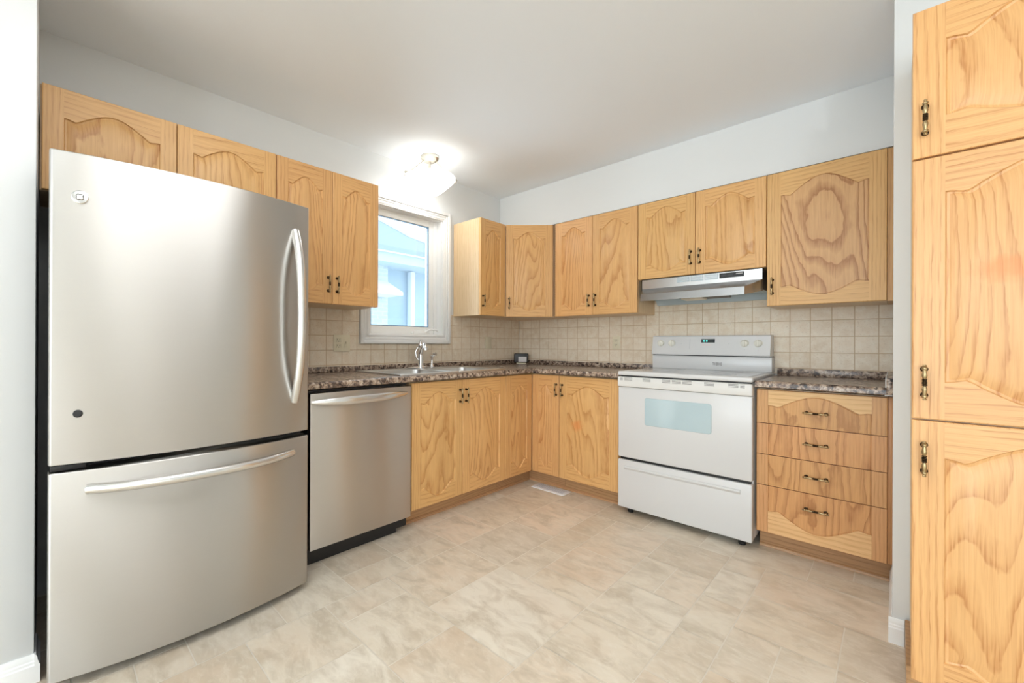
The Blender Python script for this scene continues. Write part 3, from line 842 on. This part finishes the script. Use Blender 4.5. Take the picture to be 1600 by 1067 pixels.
# ------------------------------------------------------------------ sink, tap, spray
sk = thing('sink', 'double bowl stainless steel sink set in the worktop below the window', 'sink', (0.315, -1.370, HC))
hx, hy = 0.262, 0.485
def bowl(cy, y_in, name):
    m = MB()
    cx, hbx, hby = 0.022, 0.195, 0.205
    yc = cy
    outer = rrect(0, (y_in[0] + y_in[1]) / 2, hx, (y_in[1] - y_in[0]) / 2, 0.012, 0.0012)
    outer_up = rrect(0, (y_in[0] + y_in[1]) / 2, hx - 0.006, (y_in[1] - y_in[0]) / 2 - 0.0005, 0.010, 0.0075)
    L = [outer, outer_up, rrect(cx, yc, hbx + 0.012, hby + 0.012, 0.07, 0.0065), rrect(cx, yc, hbx, hby, 0.062, 0.001), rrect(cx, yc, hbx - 0.012, hby - 0.012, 0.06, -0.155), rrect(cx, yc, hbx - 0.04, hby - 0.04, 0.05, -0.178)]
    m.loops(L, cap_last=True)
    return m
bowl(-0.232, (-hy, -0.0005), 'l').obj('basin', M_SINK, sk)
bowl(0.232, (0.0005, hy), 'r').obj('basin', M_SINK, sk)
for cy in (-0.232, 0.232):
    MB().lathe([(0.040, 0.0), (0.040, 0.004), (0.030, 0.004), (0.026, 0.0015), (0.0, 0.0015)], (0.022, cy, -0.1775), 'Z', 20).obj('drain', M_CHROME, sk)

ft = thing('faucet', 'chrome single lever kitchen tap with short spout behind the sink', 'faucet', (0.100, -1.326, HC + 0.008))
m = MB().lathe([(0.032, 0), (0.032, 0.006), (0.028, 0.012), (0.024, 0.014)], seg=24)
m.tube([(0, -0.125, 0.004), (0, -0.06, 0.006), (0, 0.03, 0.006), (0, 0.075, 0.004)], [0.012, 0.020, 0.020, 0.012], 16, flat=((0, 0, 1), 0.35))
m.obj('base_plate', M_CHROME, ft)
MB().lathe([(0.025, 0.012), (0.022, 0.03), (0.019, 0.09), (0.0185, 0.13), (0.021, 0.150), (0.020, 0.165), (0.010, 0.172), (0, 0.173)], seg=24).obj('body', M_CHROME, ft)
fx_, fy_ = 0.80, -0.60      # the spout swings towards the room
def fp(d, z, side=0.0): return (fx_ * d - fy_ * side, fy_ * d + fx_ * side, z)
m = MB().tube([fp(0.0, 0.105), fp(0.030, 0.142, 0.006), fp(0.065, 0.166, 0.014), fp(0.100, 0.172, 0.022), fp(0.130, 0.162, 0.028), fp(0.142, 0.148, 0.030)], [0.018, 0.0175, 0.017, 0.0165, 0.018, 0.0185], 16)
m.lathe([(0.019, 0), (0.020, 0.006), (0.019, 0.016), (0.013, 0.018)], fp(0.142, 0.134, 0.030), 'Z', 18)
m.obj('spout', M_CHROME, ft)
m = MB().tube([(0.0, -0.002, 0.165), (-0.004, 0.0, 0.188), (-0.002, 0.002, 0.204), (0.004, 0.004, 0.214)], [0.014, 0.011, 0.0095, 0.010], 14)
m.tube([fp(0.005, 0.060, -0.018), fp(0.006, 0.085, -0.034), fp(0.004, 0.120, -0.038), fp(0.0, 0.155, -0.022)], [0.006, 0.0065, 0.0065, 0.006], 12)
m.obj('lever', M_CHROME, ft)
sp = thing('side_spray', 'small chrome side spray standing right of the kitchen tap', 'spray', (0.100, -1.215, HC + 0.008))
MB().lathe([(0.022, 0), (0.022, 0.004), (0.017, 0.010), (0.014, 0.022), (0.012, 0.030)], seg=20).obj('holder', M_CHROME, sp)
m = MB().lathe([(0.010, 0.028), (0.0095, 0.05), (0.011, 0.075), (0.013, 0.088), (0.009, 0.094)], seg=18)
m.tube([(0.0, 0.0, 0.082), (0.016, 0.008, 0.100), (0.032, 0.014, 0.104)], [0.012, 0.0125, 0.014], 14)
m.obj('spray_head', M_CHROME, sp)

# ------------------------------------------------------------------ small black device in the corner
dvr = thing('desk_clock', 'small black box with a white label standing on the worktop in the corner', 'clock', (0.108, -0.108, HC + 0.0005), math.radians(45) - 0.08)
MB().box(-0.0675, 0.0675, -0.016, 0.016, 0.012, 0.100, bev=0.008, seg=3).obj('case', M_BLACK, dvr)
MB().box(-0.028, 0.050, -0.0185, -0.0162, 0.020, 0.070, bev=0.0008, seg=1).obj('label_panel', M_LABEL, dvr)
MB().box(-0.045, 0.045, -0.022, 0.022, 0.0, 0.0115, bev=0.003).obj('foot', M_ALMOND, dvr)

# ------------------------------------------------------------------ outlets and switch
def plate(name, label, cat, loc, rz, w, h):
    r = thing(name, label, cat, loc, rz)
    MB().box(-w / 2, w / 2, -0.006, -0.0005, -h / 2, h / 2, bev=0.0028, seg=2).obj('cover_plate', M_ALMOND, r)
    return r
def duplex(r, x):
    for s in (-1, 1):
        f = MB().box(x - 0.017, x + 0.017, -0.0085, -0.006, s * 0.0195 - 0.014, s * 0.0195 + 0.014, bev=0.004).obj('receptacle', M_ALMOND, r)
        zc = s * 0.0195
        MB().box(x - 0.0092, x - 0.0060, -0.0092, -0.0086, zc, zc + 0.009).obj('slot', M_BLACK, f)
        MB().box(x + 0.0060, x + 0.0092, -0.0092, -0.0086, zc, zc + 0.008).obj('slot', M_BLACK, f)
        MB().lathe([(0.003, 0), (0.003, 0.0008)], (x, -0.0086, zc - 0.007), 'Y', 10).obj('ground_hole', M_BLACK, f)
r = plate('wall_outlet', 'wide almond double gang plate with outlet on the tiles left of the window', 'outlet', (0.008, -1.9285, 1.108), RA, 0.121, 0.113)
duplex(r, -0.026)
s = MB().box(0.014, 0.042, -0.008, -0.006, -0.030, 0.030, bev=0.001).obj('switch', M_ALMOND, r)
MB().box(0.0235, 0.0325, -0.016, -0.0085, -0.002, 0.012, bev=0.002).obj('toggle', M_ALMOND, s)
r = plate('wall_switch', 'narrow almond switch plate on the tiles between window and corner', 'switch', (0.008, -0.4685, 1.116), RA, 0.082, 0.110)
MB().box(-0.018, 0.018, -0.0085, -0.006, -0.034, 0.034, bev=0.002).obj('rocker', M_ALMOND, r)
r = plate('wall_outlet', 'almond single outlet on the tiles left of the stove control panel', 'outlet', (1.0145, -0.008, 1.120), 0, 0.066, 0.108)
duplex(r, 0)

# ------------------------------------------------------------------ refrigerator
FX, FR, FL = 0.768, -2.500, -3.337
fr = thing('refrigerator', 'large stainless steel bottom freezer fridge standing at the left', 'refrigerator', (0, (FR + FL) / 2, 0), RA)
fw = FR - FL; f2 = fw / 2
MB().box(-f2 + 0.006, f2 - 0.006, -0.690, -0.04, 0.028, 1.690, bev=0.006).obj('cabinet_body', M_DGREY, fr)
MB().box(-f2 + 0.012, f2 - 0.012, -0.712, -0.691, 0.045, 1.700).obj('door_gasket', M_BLACK, fr)
MB().box(-f2 + 0.02, f2 - 0.02, -0.700, -0.60, 0.0, 0.027).obj('toe_grille', M_BLACK, fr)
BULGE = 0.050
def bul(x): return BULGE * (1 - (x / f2) ** 2)
def curved_door(z0, z1):
    """contoured door: the front bows out towards the middle"""
    def sec(inset, z):
        p = [(-f2 + inset, -0.713, z)]
        rr = 0.009; xa = -f2 + inset
        n = 36
        left = [(xa, -FX + rr, z), (xa + rr * 0.12, -FX + rr * 0.45, z), (xa + rr * 0.45, -FX + rr * 0.05 - 0.001, z)]
        p += left
        for i in range(n + 1):
            x = (-f2 + rr + inset) + (2 * (f2 - rr - inset)) * i / n
            p.append((x, -FX - bul(x) + inset, z))
        p += [(-a, b, c) for a, b, c in reversed(left)]
        p.append((f2 - inset, -0.713, z))
        return p
    m = MB()
    m.loops([sec(0.004, z0), sec(0.0012, z0 + 0.0012), sec(0.0, z0 + 0.004), sec(0.0, z1 - 0.004), sec(0.0012, z1 - 0.0012), sec(0.004, z1)], cap_last=True, cap_first=True)
    return m
d1 = curved_door(0.7185, 1.7170).obj('door', M_STEEL, fr, ang=50)
d2 = curved_door(0.0340, 0.6950).obj('freezer_drawer', M_STEEL, fr, ang=50)
m = MB().box(-f2 + 0.005, -f2 + 0.09, -0.760, -0.7125, 0.697, 0.7165, bev=0.003).box(-f2 + 0.11, -f2 + 0.20, -0.757, -0.7125, 0.7085, 0.7168, bev=0.001)
m.obj('hinge', M_BLACK, fr)
def arch_handle(p0, p1, out, bow, rw, rt, n=22, post=0.0):
    """flat bowed bar from p0 to p1, rising `out` at both ends and `bow` in the middle"""
    p0, p1 = Vector(p0), Vector(p1); pts = []
    for i in range(n + 1):
        t = i / n
        h = (1 - abs(2 * t - 1) ** 2.6)
        pts.append(p0.lerp(p1, t) + Vector((0, -out - bow * h, 0)))
    return pts
hp = arch_handle((0.350, -FX - bul(0.350), 1.598), (0.350, -FX - bul(0.350), 0.854), -0.004, 0.074, 0, 0)
MB().tube(hp, [0.0175] * len(hp), 14, flat=((1, 0, 0), 1.0)).obj('handle', M_STEELH, d1)
hp = arch_handle((-0.325, -FX - bul(0.325), 0.632), (0.340, -FX - bul(0.340), 0.632), -0.004, 0.078, 0, 0)
MB().tube(hp, [0.0175] * len(hp), 14, flat=((0, 0, 1), 1.0)).obj('handle', M_STEELH, d2)
def on_door(yw):
    lx = yw - (FR + FL) / 2
    return (lx, -FX - bul(lx), -math.asin(min(0.9, -2 * BULGE * lx / f2 ** 2)))
lx, ly, la = on_door(-3.2655)
b = MB().lathe([(0.0215, -0.001), (0.0215, 0.002), (0.019, 0.0035), (0.016, 0.0025), (0.0, 0.0025)], (0, 0, 0), 'Y', 32).obj('badge', M_SILVER, d1, (lx, ly, 1.575), (0, 0, la))
m = MB()
for a in range(4):
    aa = PI / 4 + a * PI / 2
    m.lathe([(0.0, 0.0052), (0.003, 0.005), (0.0045, 0.0038), (0.0048, 0.0026)], (0.0050 * math.cos(aa), 0, 0.0050 * math.sin(aa)), 'Y', 12, cap=False)
m.lathe([(0.0035, 0.0026), (0.0035, 0.0052), (0, 0.0054)], (0, 0, 0), 'Y', 12, cap=False)
m.obj('emblem', M_CHROME, b)
m = MB()
for a in range(4):
    aa = PI / 4 + a * PI / 2
    m.lathe([(0.0066, 0.0020), (0.0066, 0.0030), (0.0, 0.0030)], (0.0050 * math.cos(aa), 0, 0.0050 * math.sin(aa)), 'Y', 14, cap=False)
m.obj('emblem_outline', M_BADGE, b)
lx, ly, la = on_door(-3.2685)
MB().lathe([(0.0125, -0.001), (0.0125, 0.002), (0.010, 0.004), (0, 0.0045)], (0, 0, 0), 'Y', 24).obj('plug', M_BLACK, d1, (lx, ly, 0.879), (0, 0, la))

# ------------------------------------------------------------------ dishwasher
DX = 0.622
dw = thing('dishwasher', 'stainless steel dishwasher between the fridge and the sink cabinet', 'dishwasher', (0, -2.118, 0), RA)
MB().box(-0.300, 0.300, -0.585, -0.05, 0.03, 0.872).obj('cabinet_body', M_BLACK, dw)
d = MB().box(-0.306, 0.3075, -DX, -0.586, 0.088, 0.860, bev=0.005, seg=2).obj('door', M_STEELDW, dw)
MB().box(-0.300, 0.2400, -0.568, -0.55, 0.0, 0.086).obj('kick_plate', M_BLACKMETAL, dw)
n = 24; pts = []; rad = []
for i in range(n + 1):
    t = i / n
    pts.append((-0.300 + 0.580 * t, -DX - 0.052 * (1 - abs(2 * t - 1) ** 2.4) + 0.003, 0.815 + 0.004 * t)); rad.append(0.0095 + 0.0125 * (1 - abs(2 * t - 1) ** 3))
MB().tube(pts, rad, 14, flat=((0, 1, 0), 0.55)).obj('handle', M_STEELH, d)

# ------------------------------------------------------------------ stove
SX0, SX1, SY = 1.3375, 2.0915, -0.649
sw = SX1 - SX0
st = thing('stove', 'white freestanding electric stove with glass cooktop below the range hood', 'stove', (SX0, 0, 0))
MB().box(0.004, sw - 0.004, -0.600, -0.03, 0.045, 0.900, bev=0.003).obj('stove_body', M_WHITE, st)
ct = MB().box(0.0, sw, SY - 0.004, -0.045, 0.9055, 0.9325, bev=0.007, seg=3).obj('cooktop', M_WHITE, st)
g = MB().box(0.025, sw - 0.025, -0.610, -0.115, 0.9326, 0.9345, bev=0.0008, seg=1).obj('glass_top', M_COOKTOP, ct)
for (cx, cy, rr) in ((0.20, -0.475, 0.105), (0.555, -0.475, 0.085), (0.20, -0.225, 0.075), (0.555, -0.225, 0.100)):
    m = MB()
    for k in (1.0, 0.6): m.lathe([(rr * k, 0), (rr * k, 0.0004), (rr * k - 0.004, 0.0004), (rr * k - 0.004, 0)], (cx, cy, 0.9346), 'Z', 40, cap=False)
    m.obj('burner_ring', M_RING, g)
MB().box(0.010, sw - 0.010, -0.628, -0.601, 0.8885, 0.9048).obj('door_seal', M_BLACK, st)
# vent strip / handle band
vt = MB().box(0.001, sw - 0.001, SY - 0.010, -0.605, 0.832, 0.8965, bev=0.006, seg=3).obj('handle_band', M_OFFWHITE, st)
for (a, b) in ((1.351, 1.368), (1.379, 1.431), (1.498, 1.547), (1.617, 1.666), (1.675, 1.726), (1.734, 1.785), (1.852, 1.903), (1.972, 2.021), (2.030, 2.051)):
    m = MB()
    for k in range(3):
        z = 0.874 + 0.0075 * k
        m.box(a - SX0 + 0.006, b - SX0 + 0.006, SY - 0.0112, SY - 0.0098, z, z + 0.0030)
    m.obj('vent_slot', M_SLOT, vt)
od = MB().box(0.002, sw - 0.002, SY, -0.605, 0.371, 0.8305, bev=0.006, seg=3).obj('oven_door', M_WHITE, st)
cxw, czw = (1.513 + 1.894) / 2 - SX0, 0.683
gl = MB().loops([[(p[0], SY - 0.0005, p[1]) for p in rrect(cxw, czw, 0.190, 0.086, 0.014, 0)], [(p[0], SY - 0.003, p[1]) for p in rrect(cxw, czw, 0.188, 0.084, 0.013, 0)]], cap_last=True, cap_first=True)
gl.obj('oven_window', M_OVENGLASS, od)
MB().box(0.012, sw - 0.012, -0.630, -0.601, 0.355, 0.3700).obj('drawer_gap', M_BLACK, st)
sd = MB().box(0.002, sw - 0.002, SY - 0.002, -0.605, 0.042, 0.354, bev=0.006, seg=3)
sd.prism([(SY - 0.0018, 0.318), (SY - 0.010, 0.314), (SY - 0.011, 0.306), (SY - 0.0018, 0.292)], 0.045, sw - 0.055, 'X')
sd.obj('storage_drawer', M_WHITE, st)
for (fx, fy) in ((0.060, -0.585), (sw - 0.060, -0.585), (0.060, -0.08), (sw - 0.060, -0.08)):
    MB().lathe([(0.017, 0), (0.019, 0.006), (0.019, 0.018), (0.010, 0.022), (0.010, 0.0445)], (fx, fy, 0.0), 'Z', 16).obj('foot', M_BLACK, st)
MB().box(0.02, sw - 0.02, -0.56, -0.05, 0.030, 0.0445).obj('underside_pan', M_BLACK, st)
# backguard
bgz = 1.034
MB().box(0.008, sw - 0.008, -0.105, -0.016, 0.934, bgz - 0.005, bev=0.003).obj('backguard', M_WHITE, st)
MB().box(0.010, sw - 0.010, -0.100, -0.018, bgz - 0.0049, bgz + 0.0009).obj('backguard_joint', M_BLACK, st)
m = MB()
m.prism([(-0.125, bgz + 0.001), (-0.128, bgz + 0.008), (-0.104, 1.164), (-0.096, 1.171), (-0.018, 1.171), (-0.014, bgz + 0.001)], 0.012, sw - 0.014, 'X')
cp = m.obj('control_panel', M_WHITE, st, ang=25)
# panel face runs from (y -0.128, z 1.042) to (-0.104, 1.164): helper on the slope
def face_y(z): return -0.128 + 0.024 * (z - (bgz + 0.008)) / (1.164 - bgz - 0.008)
ax = Vector((0, -1, -0.195)).normalized()
for kx in (1.410, 1.487, 1.939, 2.013):
    zc = 1.117
    k = MB().lathe([(0.024, -0.002), (0.024, 0.003), (0.021, 0.006), (0.020, 0.014), (0.017, 0.016), (0, 0.016)], (0, 0, 0), ax, 24)
    k.box(-0.0045, 0.0045, -0.024, -0.012, -0.021, 0.021, bev=0.003)
    k.obj('knob', M_KNOB, cp, (kx - SX0, face_y(zc), zc))
sc = MB().box(1.680 - SX0, 1.765 - SX0, face_y(1.134) - 0.0035, face_y(1.134) + 0.004, 1.1215, 1.147, bev=0.001, seg=1).obj('clock_display', M_SCREEN, cp)
m = MB(); zc = 1.134; yy = face_y(zc) - 0.0042
def seg_digit(x, segs, s=0.0058):
    th = 0.0016
    S = {'a': (0, 1), 'g': (0, 0), 'd': (0, -1)}
    for c in segs:
        if c in S: m.box(x - s * .55, x + s * .55, yy, yy + 0.0008, zc + S[c][1] * s - th / 2, zc + S[c][1] * s + th / 2)
        else:
            sx = -1 if c in 'fe' else 1; sz = 1 if c in 'fb' else -1
            m.box(x + sx * s * .55 - th / 2, x + sx * s * .55 + th / 2, yy, yy + 0.0008, zc + min(0, sz * s), zc + max(0, sz * s))
X = 1.680 - SX0
seg_digit(X + 0.020, 'abcdefg'); seg_digit(X + 0.036, 'abcdefg'); m.box(X + 0.0275, X + 0.0285, yy, yy + .0008, zc - 0.003, zc - 0.0018); m.box(X + 0.0275, X + 0.0285, yy, yy + .0008, zc + 0.0018, zc + 0.003)
m.obj('digits', M_DIGIT, sc)
for (xa, xb, za, zb) in ((1.607, 1.609, 1.075, 1.150), (1.548, 1.556, 1.113, 1.116), (1.846, 1.853, 1.113, 1.117), (1.409, 1.411, 1.072, 1.075), (1.486, 1.488, 1.072, 1.075), (1.937, 1.941, 1.074, 1.078), (2.0125, 2.0140, 1.066, 1.078), (1.640, 1.690, 1.0745, 1.0755)):
    m = MB()
    m.prism([(face_y(za) - 0.0006, za), (face_y(za) + 0.001, za), (face_y(zb) + 0.001, zb), (face_y(zb) - 0.0006, zb)], xa - SX0, xb - SX0, 'X')
    m.obj('panel_print', M_GREYLINE, cp)
m = MB(); zc = 1.104
m.box(1.683 - SX0, 1.742 - SX0, face_y(zc) - 0.0007, face_y(zc) + 0.001, zc - 0.0022, zc + 0.0022)
m.obj('button_print', M_PINK, cp)
# dark maker's lettering on the riser: blocky, six strokes wide
m = MB(); lz0, lz1 = 0.968, 0.987; lx = 1.750 - SX0; yb_ = -0.1062
def st_(x0, x1, z0, z1): m.box(lx + x0, lx + x1, yb_, yb_ + 0.0011, z0, z1)
cw = 0.0097
def T(o): st_(o, o + .0072, lz1 - .003, lz1); st_(o + .0024, o + .0048, lz0, lz1 - .003)
def I(o): st_(o + .0024, o + .0050, lz0, lz1)
def Bx(o):
    st_(o, o + .0022, lz0, lz1); st_(o + .0050, o + .0072, lz0, lz1); st_(o + .0022, o + .0050, lz1 - .003, lz1); st_(o + .0022, o + .0050, (lz0 + lz1) / 2 - .0012, (lz0 + lz1) / 2 + .0012); st_(o + .0022, o + .0050, lz0, lz0 + .003)
def Ee(o):
    st_(o, o + .0024, lz0, lz1); [st_(o + .0024, o + .0070, z, z + .0028) for z in (lz0, (lz0 + lz1) / 2 - .0014, lz1 - .0028)]
T(0); I(cw); Bx(2 * cw); Bx(3 * cw); I(4 * cw); Ee(5 * cw)
m.obj('maker_lettering', M_BADGE, st)

# ------------------------------------------------------------------ range hood
hd = thing('range_hood', 'stainless steel range hood under the short cabinet above the stove', 'range hood', (1.3275, 0, 0))
HX0, HX1 = 0.024, 0.7475
m = MB()
m.box(HX0, HX1, -0.318, -0.304, 1.500, 1.567)                          # front band
m.box(HX0, HX0 + 0.004, -0.318, -0.009, 1.436, 1.567).box(HX1 - 0.004, HX1, -0.318, -0.009, 1.436, 1.567)   # sides
m.box(HX0 + 0.004, HX1 - 0.004, -0.318, -0.009, 1.563, 1.567)
bod = m.obj('hood_shell', M_HOOD, hd)
# sloping visor and lip
t = bmesh.new()
A = [(HX0, -0.3185, 1.500), (HX1, -0.3185, 1.500)]; B = [(0.072, -0.450, 1.449), (0.681, -0.450, 1.449)]; Cc = [(0.072, -0.452, 1.403), (0.681, -0.452, 1.403)]
V = [t.verts.new(p) for p in (A[0], A[1], B[1], B[0], Cc[0], Cc[1], (HX0, -0.3185, 1.430), (HX1, -0.3185, 1.430))]
for idx in ((0, 1, 2, 3), (3, 2, 5, 4), (0, 3, 4, 6), (1, 7, 5, 2)): t.faces.new([V[i] for i in idx])
m = MB(); bmesh.ops.solidify(t, geom=t.faces[:], thickness=0.003); m._join(t, 0)
m.obj('visor', M_HOOD, hd, ang=20)
m = MB().box(HX0 + 0.005, HX1 - 0.005, -0.316, -0.010, 1.440, 1.450)
m.prism([(-0.0095, 1.402), (-0.045, 1.402), (-0.075, 1.439), (-0.0095, 1.439)], HX0 + 0.005, HX1 - 0.005, 'X')
m.obj('underside_panel', M_HOODIN, hd)
MB().box(0.245, 0.530, -0.300, -0.085, 1.424, 1.439, bev=0.004).obj('filter', M_SLOT, hd)
MB().box(0.285, 0.415, -0.310, -0.200, 1.408, 1.4235, bev=0.006).obj('lamp_lens', M_HOODGLASS, hd)
for (xa, xb) in ((1.591, 1.669), (1.676, 1.753), (1.760, 1.838)):
    v = MB().box(xa - 1.3275, xb - 1.3275, -0.3192, -0.3182, 1.526, 1.5605).obj('vent_grille', M_HOODIN, bod)
    m = MB()
    for k in range(4):
        z = 1.531 + k * 0.0075; m.box(xa - 1.3275 + 0.003, xb - 1.3275 - 0.003, -0.3215, -0.3193, z, z + 0.0035)
    m.obj('louvre', M_HOOD, v)
s = MB().box(1.845 - 1.3275, 1.979 - 1.3275, -0.3205, -0.3182, 1.527, 1.558, bev=0.001, seg=1).obj('switch_panel', M_BLACK, bod)
for xa in (0.528, 0.563): MB().box(xa, xa + 0.029, -0.323, -0.3206, 1.536, 1.548, bev=0.001, seg=1).obj('rocker', M_DGREY, s)
MB().box(0.608, 0.644, -0.3212, -0.3206, 1.545, 1.549).obj('panel_lettering', M_LABEL, s)

# ------------------------------------------------------------------ ceiling lamp
LX, LY = 0.232, -1.352
lp = thing('ceiling_lamp', 'semi flush ceiling lamp with a white glass bowl in front of the window', 'ceiling lamp', (LX, LY, CEIL))
MB().lathe([(0.066, 0.0), (0.066, -0.018), (0.060, -0.024), (0.045, -0.036), (0.022, -0.042), (0, -0.043)], seg=32).obj('canopy', M_NICKEL, lp)
ZR = 2.312 - CEIL
camdir = math.atan2(CAM.y - LY, CAM.x - LX)
angs = [camdir - math.radians(90 - 33 + 180 - 180) - math.radians(0), 0, 0]
# rods and clips placed round the rim
import itertools
right_dir = Vector((math.cos(YAW), math.sin(YAW), 0)); near_dir = Vector((math.sin(YAW), -math.cos(YAW), 0))
for deg in (150, -12, 255):
    a = math.radians(deg)
    dirv = right_dir * math.cos(a) + near_dir * math.sin(a)
    p0 = dirv * 0.045 + Vector((0, 0, -0.032)); p1 = dirv * 0.176 + Vector((0, 0, ZR + 0.004))
    rod = MB().tube([p0, p0.lerp(p1, 0.5), p1], 0.0035, 10).obj('rod', M_NICKEL, lp)
    c = MB().tube([dirv * 0.172 + Vector((0, 0, ZR + 0.012)), dirv * 0.190 + Vector((0, 0, ZR + 0.016)), dirv * 0.198 + Vector((0, 0, ZR + 0.004)), dirv * 0.192 + Vector((0, 0, ZR - 0.012)), dirv * 0.176 + Vector((0, 0, ZR - 0.018))], [0.006, 0.007, 0.007, 0.0065, 0.005], 10)
    c.obj('clip', M_NICKEL, lp)
prof = [(0.187, ZR), (0.186, ZR - 0.006), (0.172, ZR - 0.022), (0.150, ZR - 0.042), (0.120, ZR - 0.068), (0.085, ZR - 0.098), (0.050, ZR - 0.117), (0.018, ZR - 0.125), (0, ZR - 0.126)]
inner = [(max(r - 0.005, 0), z + 0.005) for r, z in reversed(prof)]
MB().lathe(prof, seg=48, cap=False).lathe([inner[-1]] and [(r, z) for r, z in reversed(inner)], seg=48, cap=False, mat=1).lathe([prof[0], inner[-1]], seg=48, cap=False, mat=1).obj('glass_bowl', [M_BOWL, M_BOWLIN], lp)
MB().tube([(0, 0, -0.042), (0, 0, ZR - 0.02)], 0.008, 10).obj('stem', M_NICKEL, lp)
l = bpy.data.lights.new('ceiling_lamp_bulb', 'POINT'); l.energy = 0.5; l.color = (1.0, 0.96, 0.9); l.shadow_soft_size = 0.03
lo = bpy.data.objects.new('ceiling_lamp_bulb', l); COL.objects.link(lo); lo.location = (LX + 0.02, LY - 0.02, CEIL + ZR - 0.075)

# ------------------------------------------------------------------ floor register
fv = thing('floor_vent', 'white metal floor register on the vinyl in the cabinet corner', 'vent', (0.785, -0.606, 0.0))
MB().box(-0.142, 0.142, -0.058, 0.058, 0.0003, 0.006, bev=0.002, seg=2).obj('frame', M_VENT, fv)
m = MB()
for r_ in range(2):
    for k in range(18):
        x = -0.116 + k * 0.0133
        m.box(x, x + 0.007, -0.036 + r_ * 0.038, -0.002 + r_ * 0.038, 0.0061, 0.0066)
m.obj('louvre_gaps', M_VENTSLOT, fv)
